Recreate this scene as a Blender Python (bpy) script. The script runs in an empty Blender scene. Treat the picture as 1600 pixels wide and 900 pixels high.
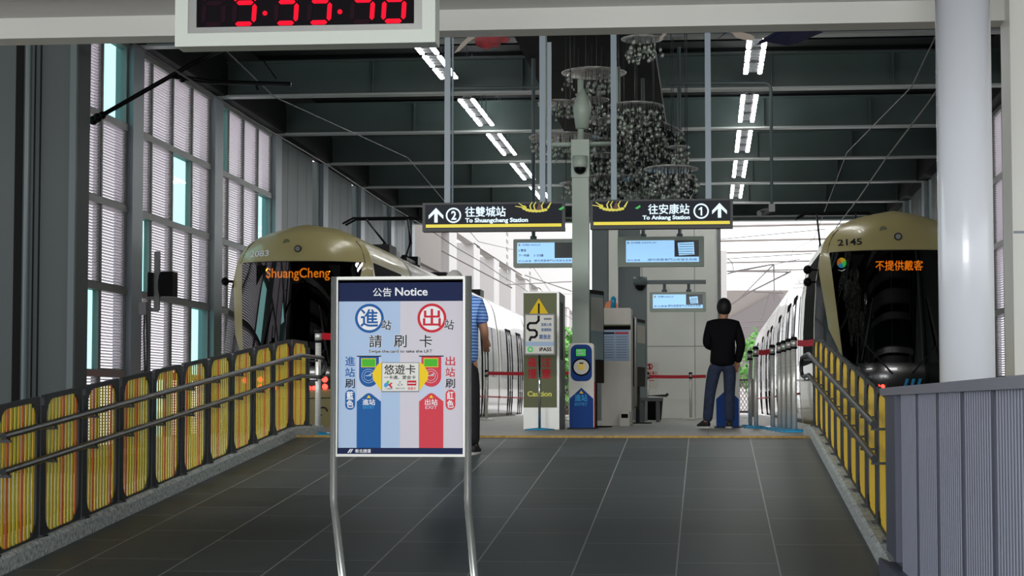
import bpy, bmesh, math, random
from math import sin, cos, pi, atan, atan2, sqrt, radians
from mathutils import Vector, Matrix
random.seed(7)
scene = bpy.context.scene
COL = scene.collection

# ---------------------------------------------------------------- camera, sky, lamps, exposure
CZ = 0.32                      # eye height above the platform (the ramp bottom lies 1.3 m lower)
FPX = 3111.0
PH = atan(182 / FPX); TH = atan(306 / FPX * cos(PH))
cam = bpy.data.cameras.new('camera'); camo = bpy.data.objects.new('camera', cam); COL.objects.link(camo)
cam.sensor_width = 36; cam.lens = 36 * FPX / 1600; cam.clip_end = 600
camo.location = (0, 0, CZ); camo.rotation_euler = (pi / 2 + PH, 0, TH)
scene.camera = camo

world = bpy.data.worlds.new('world'); scene.world = world; world.use_nodes = True
wb = world.node_tree.nodes['Background']
wb.inputs[0].default_value = (0.93, 0.97, 1.0, 1); wb.inputs[1].default_value = 1.5

def area(name, loc, rot, sx, sy, power, color=(1, 1, 1)):
    l = bpy.data.lights.new(name, 'AREA'); l.shape = 'RECTANGLE'; l.size = sx; l.size_y = sy; l.energy = power; l.color = color
    o = bpy.data.objects.new(name, l); o.location = loc; o.rotation_euler = rot; COL.objects.link(o); return o
area('hall_ceiling_lamp', (-1.5, 3.5, 2.85), (0, 0, 0), 6, 3, 30, (1, .98, .95))
area('entrance_fill', (-1, -8.5, 1.7), (radians(90), 0, 0), 9, 3.4, 800, (.97, .99, 1))  # added fill behind the camera, brightens everything that faces it
area('platform_fill_left', (-5.5, 13.7, 5.5), (radians(82), 0, radians(4)), 3, 1.2, 210, (1, 1, .97))  # unseen fill added behind the fascia to lift the platform fronts
area('platform_fill_right', (2.5, 13.7, 5.5), (radians(82), 0, radians(-2)), 3, 1.2, 210, (1, 1, .97))  # matching added fill on the right, no real fitting
scene.view_settings.view_transform = 'Standard'; scene.view_settings.look = 'None'
scene.view_settings.gamma = 1; scene.view_settings.exposure = 0.55; scene.view_settings.use_curve_mapping = False
scene.cycles.max_bounces = 8; scene.cycles.transparent_max_bounces = 24

# ---------------------------------------------------------------- picture coordinates -> points on real planes
_f = (-sin(TH) * cos(PH), cos(TH) * cos(PH), sin(PH)); _r = (cos(TH), sin(TH), 0); _u = (sin(TH) * sin(PH), -cos(TH) * sin(PH), cos(PH))
def _ray(px, py): return [_f[i] * FPX + _r[i] * (px - 800) - _u[i] * (py - 450) for i in range(3)]
def P(px, py, Y):
    d = _ray(px, py); t = Y / d[1]; return Vector((d[0] * t, Y, d[2] * t + CZ))
def PX(px, py, X):
    d = _ray(px, py); t = X / d[0]; return Vector((X, d[1] * t, d[2] * t + CZ))

# ---------------------------------------------------------------- materials
def lin(c):
    c = c / 255.0
    return c / 12.92 if c <= 0.04045 else ((c + 0.055) / 1.055) ** 2.4
def rgb(c): return (lin(c[0]), lin(c[1]), lin(c[2]), 1)
M = {}
def mat(name, c, rough=.5, metal=0, emit=0, coat=0, noise=0, scale=(20, 20, 20), bump=0, alpha=1, spec=None):
    m = bpy.data.materials.new(name); m.use_nodes = True; nt = m.node_tree; b = nt.nodes['Principled BSDF']
    b.inputs['Base Color'].default_value = rgb(c); b.inputs['Roughness'].default_value = rough; b.inputs['Metallic'].default_value = metal
    b.inputs['Coat Weight'].default_value = coat; b.inputs['Coat Roughness'].default_value = .03
    if spec is not None: b.inputs['Specular IOR Level'].default_value = spec
    if emit: b.inputs['Emission Color'].default_value = rgb(c); b.inputs['Emission Strength'].default_value = emit
    if noise:
        tc = nt.nodes.new('ShaderNodeTexCoord'); mp = nt.nodes.new('ShaderNodeMapping'); mp.inputs['Scale'].default_value = scale
        nz = nt.nodes.new('ShaderNodeTexNoise'); nz.inputs['Scale'].default_value = 1; nz.inputs['Detail'].default_value = 6
        rp = nt.nodes.new('ShaderNodeValToRGB')
        rp.color_ramp.elements[0].position = .3; rp.color_ramp.elements[1].position = .7
        rp.color_ramp.elements[0].color = rgb([max(0, x * (1 - noise)) for x in c]); rp.color_ramp.elements[1].color = rgb([min(255, x * (1 + noise)) for x in c])
        nt.links.new(tc.outputs['Object'], mp.inputs[0]); nt.links.new(mp.outputs[0], nz.inputs['Vector']); nt.links.new(nz.outputs['Fac'], rp.inputs[0])
        nt.links.new(rp.outputs[0], b.inputs['Base Color'])
        if bump:
            bp = nt.nodes.new('ShaderNodeBump'); bp.inputs['Strength'].default_value = bump; bp.inputs['Distance'].default_value = .01
            nt.links.new(nz.outputs['Fac'], bp.inputs['Height']); nt.links.new(bp.outputs[0], b.inputs['Normal'])
    M[name] = m; return m
def glassmat(name, tint, gloss=.12, rough=.02, edge=.6):
    m = bpy.data.materials.new(name); m.use_nodes = True; nt = m.node_tree; nt.nodes.clear()
    o = nt.nodes.new('ShaderNodeOutputMaterial'); t = nt.nodes.new('ShaderNodeBsdfTransparent'); g = nt.nodes.new('ShaderNodeBsdfGlossy')
    mx = nt.nodes.new('ShaderNodeMixShader'); fr = nt.nodes.new('ShaderNodeLayerWeight'); fr.inputs[0].default_value = .5
    pw = nt.nodes.new('ShaderNodeMath'); pw.operation = 'POWER'; pw.inputs[1].default_value = 5
    ml = nt.nodes.new('ShaderNodeMath'); ml.operation = 'MULTIPLY'; ml.inputs[1].default_value = edge
    ad = nt.nodes.new('ShaderNodeMath'); ad.operation = 'ADD'; ad.inputs[1].default_value = gloss; ad.use_clamp = True
    t.inputs[0].default_value = rgb(tint); g.inputs['Roughness'].default_value = rough; g.inputs['Color'].default_value = (1, 1, 1, 1)
    nt.links.new(fr.outputs['Facing'], pw.inputs[0]); nt.links.new(pw.outputs[0], ml.inputs[0]); nt.links.new(ml.outputs[0], ad.inputs[0])
    nt.links.new(ad.outputs[0], mx.inputs[0]); nt.links.new(t.outputs[0], mx.inputs[1]); nt.links.new(g.outputs[0], mx.inputs[2])
    nt.links.new(mx.outputs[0], o.inputs[0]); M[name] = m; return m

mat('beam', (70, 86, 84), .45, noise=.06, scale=(1, 1, 1))
mat('beam_flange_lit', (150, 156, 155), .4)  # floor bounce on the flange undersides put into a lighter grey
mat('deck', (22, 26, 27), .8, noise=.15, scale=(2, .3, 2))
mat('slab', (24, 25, 27), .7, noise=.15, scale=(.3, 2, 2))
mat('steel_paint', (128, 138, 146), .4, noise=.04, scale=(1, 1, .4))
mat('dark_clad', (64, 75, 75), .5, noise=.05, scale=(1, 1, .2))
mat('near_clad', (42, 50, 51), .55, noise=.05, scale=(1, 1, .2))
mat('near_pipe', (66, 76, 78), .45)
mat('clock_trim', (136, 136, 132), .35, metal=.3)
mat('stand_frame', (158, 158, 152), .35, metal=.4)
mat('pipe_grey', (92, 104, 106), .4)
mat('frame_grey', (120, 122, 122), .45)
mat('slat_white', (232, 224, 232), .5)
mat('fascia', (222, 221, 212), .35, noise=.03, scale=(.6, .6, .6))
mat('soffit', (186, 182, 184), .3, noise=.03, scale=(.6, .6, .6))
mat('white_column', (232, 236, 242), .22, coat=.3, noise=.015, scale=(1, 1, .5))
mat('concrete', (122, 120, 116), .75, noise=.08, scale=(2, 2, 2))
mat('ground', (128, 124, 116), .85, noise=.1, scale=(1, 1, 1))
mat('track_bed', (88, 88, 86), .9, noise=.15, scale=(3, 3, 3))
mat('outside_white', (206, 200, 198), .8, noise=.02)
mat('outside_grey', (142, 133, 128), .8)
mat('outside_steel', (122, 114, 114), .6)
mat('granite', (168, 174, 172), .65, noise=.28, scale=(35, 35, 35), bump=.3)
mat('yellow_line', (160, 128, 62), .6, noise=.15)
mat('rail_dark', (44, 46, 48), .3, metal=.4)
mat('rail_post', (38, 41, 44), .45)
mat('slat_yellow', (250, 208, 36), .35)
mat('slat_lime', (230, 224, 78), .35)
mat('slat_orange', (240, 124, 34), .35)
mat('stand_steel', (206, 208, 202), .2, metal=.75)
mat('chrome', (205, 206, 204), .16, metal=1)
mat('brushed', (216, 214, 208), .32, metal=.45, noise=.05, scale=(2, 2, 40))
mat('machine_steel', (158, 154, 145), .4, metal=.3, noise=.04, scale=(4, 4, 1))
mat('alu', (186, 186, 182), .35, metal=.6)
mat('black', (14, 14, 15), .4)
mat('matt_black', (12, 12, 13), .8)
mat('rubber', (20, 20, 21), .7)
mat('navy', (14, 30, 74), .5)
mat('blue', (30, 92, 158), .5)
mat('deep_blue', (20, 66, 140), .45)
mat('cyan_ink', (62, 160, 214), .5)
mat('light_blue', (176, 198, 226), .5)
mat('pale_lilac', (212, 206, 214), .5)
mat('pale_blue', (200, 208, 228), .5)
mat('white', (236, 236, 238), .5)
mat('off_white', (222, 220, 212), .5)
mat('red', (205, 40, 56), .5)
mat('red_soft', (214, 66, 80), .5)
mat('red_belt', (196, 22, 44), .6)
mat('green_lcd', (70, 180, 40), .4)
mat('yellow', (244, 206, 40), .5)
mat('ink', (24, 26, 34), .5)
mat('grey_ink', (120, 122, 130), .5)
mat('clock_case', (206, 212, 200), .4)
mat('clock_black', (10, 2, 10), .6, spec=.1)
mat('clock_ghost', (34, 6, 22), .6, spec=.1)
mat('led_red', (225, 8, 36), .6, emit=.75, spec=.1)
mat('led_orange', (255, 120, 16), .5, emit=17)
mat('tail_red', (255, 34, 26), .4, emit=9)
mat('tube', (255, 255, 252), .5, emit=22)
mat('sign_face', (27, 31, 42), .35)
mat('sign_white', (206, 226, 240), .4, emit=.5)
mat('sign_yellow', (214, 196, 50), .4, emit=.35)
mat('sign_olive', (196, 188, 74), .4, emit=.35)
mat('sign_brown', (104, 50, 24), .4)
mat('sign_green', (40, 170, 70), .4, emit=.3)
mat('screen_blue', (150, 200, 240), .3, emit=.62)
mat('screen_dark', (18, 30, 40), .2)
mat('screen_ink', (40, 70, 150), .4)
mat('monitor_case', (158, 172, 160), .4)
mat('pole_green', (184, 198, 186), .4, noise=.03, scale=(2, 2, .5))
mat('olive_panel', (112, 116, 86), .4)
mat('gold', (172, 160, 112), .3, coat=.2)
mat('train_white', (226, 222, 214), .2, coat=.5)
mat('side_black', (10, 11, 12), .8, spec=.05)
mat('train_grey', (120, 124, 118), .35)
mat('train_black', (10, 11, 13), .2, coat=.5)
mat('cabin', (22, 28, 30), .7)
mat('plate', (150, 172, 176), .5)
mat('wall_white', (226, 228, 222), .6, noise=.02, scale=(1, 1, 1))
mat('joint', (150, 150, 146), .7)
mat('counter_rib', (160, 164, 182), .45)
mat('counter_dark', (80, 84, 100), .5)
mat('counter_top', (132, 134, 146), .45)
mat('mirrored_pink', (244, 214, 200), .28, metal=.45, noise=.3, scale=(9, 9, 9))  # bright pink blotches put the disc's reflections into its colour
mat('mirrored_grey', (224, 222, 214), .28, metal=.45, noise=.3, scale=(9, 9, 9))  # same with grey blotches: reflections as colour, on discs and some drops
mat('drop', (196, 206, 194), .25, metal=.2)
mat('wing_red', (86, 16, 22), .5, noise=.35, scale=(8, 8, 8))
mat('wing_orange', (140, 74, 26), .5, noise=.3, scale=(8, 8, 8))
mat('wing_blue', (10, 12, 26), .4, noise=.4, scale=(8, 8, 8))
mat('wing_pale', (120, 112, 104), .5)
mat('leaf', (96, 150, 70), .7, noise=.4, scale=(3, 3, 3))
mat('bark', (90, 74, 58), .9)
mat('skin', (176, 128, 100), .5)
mat('hair_black', (16, 14, 14), .6)
mat('hair_brown', (140, 104, 66), .7)
mat('hair_grey', (150, 148, 146), .7)
mat('jacket', (15, 15, 18), .85)
mat('jeans', (38, 48, 72), .85, noise=.18, scale=(14, 14, 14))
mat('trouser', (20, 20, 24), .85)
mat('shoe', (24, 24, 26), .6)
mat('sole', (200, 198, 192), .6)
mat('cyan_film', (40, 150, 200), .25)
mat('teal_tube', (138, 152, 164), .4)
glassmat('teal_glass', (206, 240, 237), .02, .02, .12)
glassmat('windshield', (44, 52, 54), .14, .015)
glassmat('side_glass', (60, 66, 66), .15, .03)

for k_ in ('navy', 'blue', 'deep_blue', 'cyan_ink', 'light_blue', 'pale_lilac', 'pale_blue', 'red', 'red_soft', 'yellow', 'ink', 'sign_face', 'white', 'olive_panel', 'jacket', 'matt_black', 'green_lcd', 'deck', 'slab', 'black', 'wing_red', 'wing_blue', 'wing_pale', 'wing_orange'):
    M[k_].node_tree.nodes['Principled BSDF'].inputs['Specular IOR Level'].default_value = .12

def mat_stripes():
    m = mat('polo', (70, 120, 190), .8); nt = m.node_tree; b = nt.nodes['Principled BSDF']
    tc = nt.nodes.new('ShaderNodeTexCoord'); wv = nt.nodes.new('ShaderNodeTexWave'); wv.bands_direction = 'Z'; wv.inputs['Scale'].default_value = 11
    rp = nt.nodes.new('ShaderNodeValToRGB'); rp.color_ramp.elements[0].position = .45; rp.color_ramp.elements[1].position = .8
    rp.color_ramp.elements[0].color = rgb((58, 104, 184)); rp.color_ramp.elements[1].color = rgb((150, 184, 226))
    nt.links.new(tc.outputs['Object'], wv.inputs['Vector']); nt.links.new(wv.outputs[0], rp.inputs[0]); nt.links.new(rp.outputs[0], b.inputs['Base Color'])
mat_stripes()

def mat_tiles():
    m = mat('ramp_tile', (66, 72, 73), .42); nt = m.node_tree; b = nt.nodes['Principled BSDF']
    L = nt.links.new; N = nt.nodes.new
    tc = N('ShaderNodeTexCoord'); sp = N('ShaderNodeSeparateXYZ'); L(tc.outputs['Object'], sp.inputs[0])
    ax = N('ShaderNodeMath'); ax.operation = 'ADD'; ax.inputs[1].default_value = 10 * .583 - .40; L(sp.outputs['X'], ax.inputs[0])
    cb = N('ShaderNodeCombineXYZ'); L(sp.outputs['Y'], cb.inputs[0]); L(ax.outputs[0], cb.inputs[1])
    br = N('ShaderNodeTexBrick'); L(cb.outputs[0], br.inputs['Vector'])
    br.inputs['Scale'].default_value = 1; br.inputs['Brick Width'].default_value = 1.17; br.inputs['Row Height'].default_value = .583
    br.inputs['Mortar Size'].default_value = .0045; br.inputs['Mortar Smooth'].default_value = .1; br.offset = .37
    br.inputs['Color1'].default_value = rgb((64, 71, 72)); br.inputs['Color2'].default_value = rgb((78, 85, 87)); br.inputs['Mortar'].default_value = rgb((156, 158, 154))
    # thin cross joints between the narrow strips of each tile
    wn = N('ShaderNodeTexNoise'); mp = N('ShaderNodeMapping'); mp.inputs['Scale'].default_value = (.8, 26, 1); L(tc.outputs['Object'], mp.inputs[0]); L(mp.outputs[0], wn.inputs['Vector'])
    wn.inputs['Scale'].default_value = 1; wn.inputs['Detail'].default_value = 5
    rp = N('ShaderNodeValToRGB'); rp.color_ramp.elements[0].position = .35; rp.color_ramp.elements[1].position = .72
    rp.color_ramp.elements[0].color = (.82, .82, .82, 1); rp.color_ramp.elements[1].color = (1.25, 1.25, 1.25, 1); L(wn.outputs['Fac'], rp.inputs[0])
    mx = N('ShaderNodeMix'); mx.data_type = 'RGBA'; mx.blend_type = 'MULTIPLY'; mx.inputs[0].default_value = 1
    L(br.outputs['Color'], mx.inputs[6]); L(rp.outputs[0], mx.inputs[7]); L(mx.outputs[2], b.inputs['Base Color'])
    r2 = N('ShaderNodeMapRange'); r2.inputs['To Min'].default_value = .38; r2.inputs['To Max'].default_value = .6; L(wn.outputs['Fac'], r2.inputs[0]); L(r2.outputs[0], b.inputs['Roughness'])
mat_tiles()

def mat_platform():
    m = mat('platform_tile', (120, 118, 114), .5); nt = m.node_tree; b = nt.nodes['Principled BSDF']; L = nt.links.new; N = nt.nodes.new
    tc = N('ShaderNodeTexCoord'); br = N('ShaderNodeTexBrick'); L(tc.outputs['Object'], br.inputs['Vector']); br.offset = 0
    br.inputs['Scale'].default_value = 1; br.inputs['Brick Width'].default_value = .6; br.inputs['Row Height'].default_value = .6; br.inputs['Mortar Size'].default_value = .005
    br.inputs['Color1'].default_value = rgb((148, 148, 140)); br.inputs['Color2'].default_value = rgb((158, 156, 148)); br.inputs['Mortar'].default_value = rgb((116, 116, 110))
    L(br.outputs['Color'], b.inputs['Base Color'])
mat_platform()

# ---------------------------------------------------------------- mesh builder
class MB:
    def __init__(s, m='white'): s.v = []; s.f = []; s.fm = []; s.m = m; s.sm = []; s.smooth = False
    def use(s, m): s.m = m; return s
    def face(s, idx): s.f.append(tuple(idx)); s.fm.append(s.m); s.sm.append(s.smooth)
    def add(s, vs, fs):
        b = len(s.v); s.v += [tuple(v) for v in vs]
        for f in fs: s.face([b + i for i in f])
        return s
    def box(s, x0, x1, y0, y1, z0, z1, mtx=None):
        vs = [(x, y, z) for x in (x0, x1) for y in (y0, y1) for z in (z0, z1)]
        if mtx: vs = [mtx @ Vector(v) for v in vs]
        return s.add(vs, [(0, 1, 3, 2), (4, 6, 7, 5), (0, 4, 5, 1), (2, 3, 7, 6), (0, 2, 6, 4), (1, 5, 7, 3)])
    def cbox(s, c, d, rot=None):
        mt = Matrix.Translation(c) @ (rot.to_4x4() if rot else Matrix.Identity(4))
        return s.box(-d[0] / 2, d[0] / 2, -d[1] / 2, d[1] / 2, -d[2] / 2, d[2] / 2, mt)
    def rbox(s, x0, x1, y0, y1, z0, z1, r, n=4):
        """upright box with rounded vertical-face corners (outline in XZ, depth in Y)"""
        return s.prism(rrect(x0, x1, z0, z1, r, n), y0, y1)
    def prism(s, pts, y0, y1, fn=None):
        """outline in (x,z), extruded along y"""
        n = len(pts); vs = [(x, y0, z) for x, z in pts] + [(x, y1, z) for x, z in pts]
        if fn: vs = [fn(v) for v in vs]
        return s.add(vs, [tuple(range(n)), tuple(range(2 * n - 1, n - 1, -1))] + [(i, i + n, (i + 1) % n + n, (i + 1) % n) for i in range(n)])
    def tube(s, pts, r, n=10, caps=True, closed=False):
        pts = [Vector(p) for p in pts]; b = len(s.v); m = len(pts); sm = s.smooth; s.smooth = True
        rr = r if isinstance(r, (list, tuple)) else [r] * m
        for i, p in enumerate(pts):
            if i == 0: t = pts[1] - p
            elif i == m - 1: t = p - pts[i - 1]
            else: t = (pts[i + 1] - p).normalized() + (p - pts[i - 1]).normalized()
            if t.length < 1e-9: t = Vector((0, 0, 1))
            t.normalize(); a = Vector((0, 0, 1)) if abs(t.z) < .9 else Vector((1, 0, 0))
            e1 = t.cross(a).normalized(); e2 = t.cross(e1)
            k = 1.0
            if 0 < i < m - 1:
                c = (pts[i + 1] - p).normalized().dot((p - pts[i - 1]).normalized()); k = 1 / max(.5, sqrt(max(0, (1 + c) / 2)))
            for j in range(n):
                q = 2 * pi * j / n; s.v.append(tuple(p + (e1 * cos(q) + e2 * sin(q)) * rr[i] * (k if False else 1)))
        for i in range(m - 1):
            for j in range(n): s.face((b + i * n + j, b + i * n + (j + 1) % n, b + (i + 1) * n + (j + 1) % n, b + (i + 1) * n + j))
        s.smooth = False
        if caps: s.face(range(b, b + n)); s.face(range(b + (m - 1) * n + n - 1, b + (m - 1) * n - 1, -1))
        s.smooth = sm; return s
    def lathe(s, prof, c=(0, 0, 0), n=24, mtx=None):
        b = len(s.v); sm = s.smooth; s.smooth = True
        for r, z in prof:
            for j in range(n):
                q = 2 * pi * j / n; v = Vector((r * cos(q), r * sin(q), z))
                if mtx: v = mtx @ v
                s.v.append((c[0] + v.x, c[1] + v.y, c[2] + v.z))
        for i in range(len(prof) - 1):
            for j in range(n): s.face((b + i * n + j, b + i * n + (j + 1) % n, b + (i + 1) * n + (j + 1) % n, b + (i + 1) * n + j))
        s.smooth = False; s.face(range(b + n - 1, b - 1, -1)); k = b + (len(prof) - 1) * n; s.face(range(k, k + n))
        s.smooth = sm; return s
    def ball(s, c, r, n=12, m=8):
        prof = [(max(1e-4, sin(pi * i / m)), -cos(pi * i / m)) for i in range(m + 1)]
        rr = r if isinstance(r, (tuple, list)) else (r, r, r)
        return s.lathe(prof, c, n, Matrix.Diagonal((rr[0], rr[1], rr[2])).to_4x4())
    def build(s, name, parent=None, origin=None):
        me = bpy.data.meshes.new(name); keys = []
        for k in s.fm:
            if k not in keys: keys.append(k)
        vs = s.v if origin is None else [(x - origin[0], y - origin[1], z - origin[2]) for x, y, z in s.v]
        me.from_pydata(vs, [], s.f)
        for k in keys: me.materials.append(M[k])
        me.polygons.foreach_set('material_index', [keys.index(k) for k in s.fm]); me.polygons.foreach_set('use_smooth', s.sm)
        me.update()
        o = bpy.data.objects.new(name, me); COL.objects.link(o)
        if parent: o.parent = parent
        return o

def rrect(x0, x1, z0, z1, r, n=5):
    pts = []
    for cx, cz, a in ((x1 - r, z0 + r, -pi / 2), (x1 - r, z1 - r, 0), (x0 + r, z1 - r, pi / 2), (x0 + r, z0 + r, pi)):
        for i in range(n + 1):
            q = a + pi / 2 * i / n; pts.append((cx + r * cos(q), cz + r * sin(q)))
    return pts
def tag(o, label, cat, group=None, kind=None):
    if label: o['label'] = label
    if cat: o['category'] = cat
    if group: o['group'] = group
    if kind: o['kind'] = kind
    return o
def thing(name, label, cat, loc=(0, 0, 0), rotz=0, group=None):
    o = bpy.data.objects.new(name, None); COL.objects.link(o); o.location = loc; o.rotation_euler = (0, 0, rotz); o.empty_display_size = .1
    return tag(o, label, cat, group)
def struct(name, mb, parent=None):
    o = mb.build(name, parent)
    if not parent: o['kind'] = 'structure'
    return o
def copy_tree(o, parent=None):
    c = o.copy(); COL.objects.link(c)
    if parent: c.parent = parent
    for ch in [x for x in bpy.data.objects if x.parent == o]: copy_tree(ch, c)
    return c
def dup(src, loc, label=None, group=None, rotz=None):
    c = copy_tree(src); c.location = loc
    if rotz is not None: c.rotation_euler = (0, 0, rotz)
    if label: c['label'] = label
    if group: c['group'] = group
    return c

_tc = {}
def glyphs(body, bold=0.0):
    k = (body, bold)
    if k not in _tc:
        c = bpy.data.curves.new('t', 'FONT'); c.body = body; c.offset = bold; c.resolution_u = 3
        o = bpy.data.objects.new('t', c); COL.objects.link(o); bpy.context.view_layer.update()
        me = o.to_mesh(); vs = [(v.co.x, v.co.y) for v in me.vertices]; fs = [tuple(p.vertices) for p in me.polygons]
        o.to_mesh_clear(); bpy.data.objects.remove(o); bpy.data.curves.remove(c); _tc[k] = (vs, fs)
    return _tc[k]

class Art:
    """flat printed art on an upright face: (a,b) picture units -> x,z; each layer sits a hair further out"""
    def __init__(s, mb, fx, fz, y, sgn=-1, eps=.0006, xf=None):
        s.mb = mb; s.fx = fx; s.fz = fz; s.y = y; s.k = 0; s.sgn = sgn; s.eps = eps; s.xf = xf or (lambda x, y, z: (x, y, z))
    def pt(s, a, b): return s.xf(s.fx(a), s.y + s.sgn * s.eps * s.k, s.fz(b))
    def poly(s, pts, m, layer=None):
        if layer is None: s.k += 1
        else: s.k = layer
        s.mb.use(m); s.mb.add([s.pt(a, b) for a, b in pts], [tuple(range(len(pts)))])
    def rect(s, a0, b0, a1, b1, m, layer=None, r=0):
        s.poly([(a0, b0), (a1, b0), (a1, b1), (a0, b1)] if not r else rrect(a0, a1, b0, b1, r), m, layer)
    def circle(s, a, b, r, m, layer=None, n=32, rb=None):
        rb = rb or r; s.poly([(a + r * cos(2 * pi * i / n), b + rb * sin(2 * pi * i / n)) for i in range(n)], m, layer)
    def ring(s, a, b, r0, r1, m, layer=None, n=36):
        if layer is None: s.k += 1
        else: s.k = layer
        s.mb.use(m); vs = []
        for r in (r0, r1): vs += [s.pt(a + r * cos(2 * pi * i / n), b + r * sin(2 * pi * i / n)) for i in range(n)]
        s.mb.add(vs, [(i, (i + 1) % n, (i + 1) % n + n, i + n) for i in range(n)])
    def text(s, body, a0, b0, a1, b1, m, bold=0, layer=None, rot=0):
        """fit text into the box; b0 is the picture-top edge"""
        if layer is None: s.k += 1
        else: s.k = layer
        if any(ord(c_) > 0x2E80 for c_ in body) and bold > 0:      # thicken by slightly shifted copies
            h = abs(b1 - b0) * min(bold, .05) * .9; k0 = s.k
            for i_, (da, db) in enumerate(((h, 0), (-h, 0), (0, h), (0, -h), (0, 0))): s.text(body, a0 + da, b0 + db, a1 + da, b1 + db, m, 0, k0 + i_ * .08, rot)
            s.k = k0; return
        vs, fs = glyphs(body, bold)
        xs = [v[0] for v in vs]; ys = [v[1] for v in vs]; x0, x1, y0, y1 = min(xs), max(xs), min(ys), max(ys)
        out = []
        ca, cb = (a0 + a1) / 2, (b0 + b1) / 2
        for x, y in vs:
            a = a0 + (x - x0) / (x1 - x0) * (a1 - a0); b = b1 + (y - y0) / (y1 - y0) * (b0 - b1)
            if rot: da, db = a - ca, b - cb; a = ca + da * cos(rot) - db * sin(rot); b = cb + da * sin(rot) + db * cos(rot)
            out.append(s.pt(a, b))
        s.mb.use(m); s.mb.add(out, fs)
def frontal(px0, py0, Y, k=1.0, mb=None, org=(0, 0, 0), y=None):
    """Art in photo pixels on the upright plane at depth Y"""
    p = P(px0, py0, Y); q = P(px0 + 1, py0, Y); w = P(px0, py0 + 1, Y); sx = (q.x - p.x); sz = (w.z - p.z)
    return Art(mb, lambda a: p.x + (a - px0) * sx - org[0], lambda b: p.z + (b - py0) * sz - org[2], (Y if y is None else y) - org[1])

# ================================================================ SETTING
S = .08; YT = 19.2
def ramp_z(y): return min(0.0, -(YT - y) * S)
XL, XR = -4.0, .97
def roof_h(): return 7.3
# floors
m = MB('ramp_tile'); zb = ramp_z(3.2)
m.add([(XL, 3.2, zb), (XR, 3.2, zb), (XR, YT, 0), (XL, YT, 0), (XL, 3.2, zb - .3), (XR, 3.2, zb - .3), (XR, YT, -.6), (XL, YT, -.6)],
      [(0, 1, 2, 3), (4, 7, 6, 5), (0, 4, 5, 1), (1, 5, 6, 2), (3, 2, 6, 7), (0, 3, 7, 4)])
struct('floor_ramp', m)
m = MB('ramp_tile'); m.box(-12, 9, -9, 3.2, zb - .3, zb); struct('floor_hall', m)
m = MB('platform_tile'); m.box(-5.45, 1.62, YT + .08, 62, -.4, 0); m.use('yellow_line').box(XL, XR, YT, YT + .08, -.4, .02); struct('floor_platform', m)
m = MB('track_bed'); m.box(-9.6, -5.5, 24, 130, -.6, -.34); m.box(1.66, 6, 24, 130, -.6, -.34)
for cx in (-6.965, 3.02):
    for dx in (-.72, .72): m.use('brushed').box(cx + dx - .03, cx + dx + .03, 24, 130, -.34, -.27)
struct('floor_track', m)
m = MB('ground'); m.box(-14, -4.36, 3.2, 24, -.9, -.42); m.box(1.3, 9, 3.2, 24, -.9, -.42); struct('floor_side', m)
m = MB('outside_white'); m.box(-60, 60, 130, 400, -.9, -.45); m.box(-60, -9.9, -20, 130, -.9, -.45); m.box(9, 60, -20, 130, -.9, -.45); m.box(6.2, 9, 24, 130, -.9, -.45); m.box(-5.45, 1.62, 62, 130, -.9, -.45); struct('floor_outside', m)

# curbs
def curb(xa, xb, name):
    m = MB('granite'); n = 24
    ys = [3.2 + (20.6 - 3.2) * i / n for i in range(n + 1)] ; ys = sorted(set(ys + [YT]))
    ra = .02
    sect = []
    for y in ys:
        z = ramp_z(y)
        sect.append([(xa, y, z - .5), (xa, y, z + .085), (xa + .02 * (1 if xb > xa else -1), y, z + .105), (xb, y, z + .105), (xb, y, z - .5)])
    vs = [p for s_ in sect for p in s_]; k = 5
    fs = [(i * k + j, i * k + (j + 1) % k, (i + 1) * k + (j + 1) % k, (i + 1) * k + j) for i in range(len(ys) - 1) for j in range(k)]
    fs += [tuple(range(k)), tuple((len(ys) - 1) * k + k - 1 - j for j in range(k))]
    m.add(vs, fs); struct(name, m)
curb(XL, XL - .3, 'trim_1'); curb(XR, XR + .3, 'trim_2')

# roof deck, beams, spine slab
m = MB('deck'); m.box(-9.9, 6.2, 13.2, 62, 7.35, 7.5)
for i in range(40):
    y = 14 + i * 1.2; m.box(-9.6, 6.0, y, y + .06, 7.27, 7.35)
struct('ceiling', m)
YB = [21.4 + 5.22 * i for i in range(8)]      # frames
YB = [20.6, 25.9, 31.3, 36.65, 41.9, 47.2, 52.4, 57.5, 61.6]
HB = 6.1
n = 0
for y in YB:
    m = MB('beam'); m.box(-9.3, 5.7, y - .02, y + .02, HB + .03, HB + .64)
    m.use('beam_flange_lit').box(-9.3, 5.7, y - .15, y + .15, HB, HB + .035)
    m.use('beam').box(-9.3, 5.7, y - .15, y + .15, HB + .64, HB + .67)
    for x in (-6.2, -3.4, 1.2, 3.4): m.box(x - .01, x + .01, y - .12, y + .12, HB + .03, HB + .64)
    n += 1; struct('trim_%d' % (10 + n), m)
for x, nm in ((-9.15, 'trim_3'), (5.62, 'trim_4')):
    m = MB('slab'); m.box(x - .18, x + .16, 13.2, 62, HB + .02, 7.3); struct(nm, m)
m = MB('slab'); m.box(-2.74, -.76, 14.5, 44, 5.6, 5.75); struct('ceiling_spine', m)
m = MB('deck'); m.box(-9.3, 5.7, 61.8, 62.1, 6.13, 7.4); m.use('beam').box(-9.3, 5.7, 61.7, 62.2, 6.0, 6.2); struct('wall_gable', m)
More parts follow.
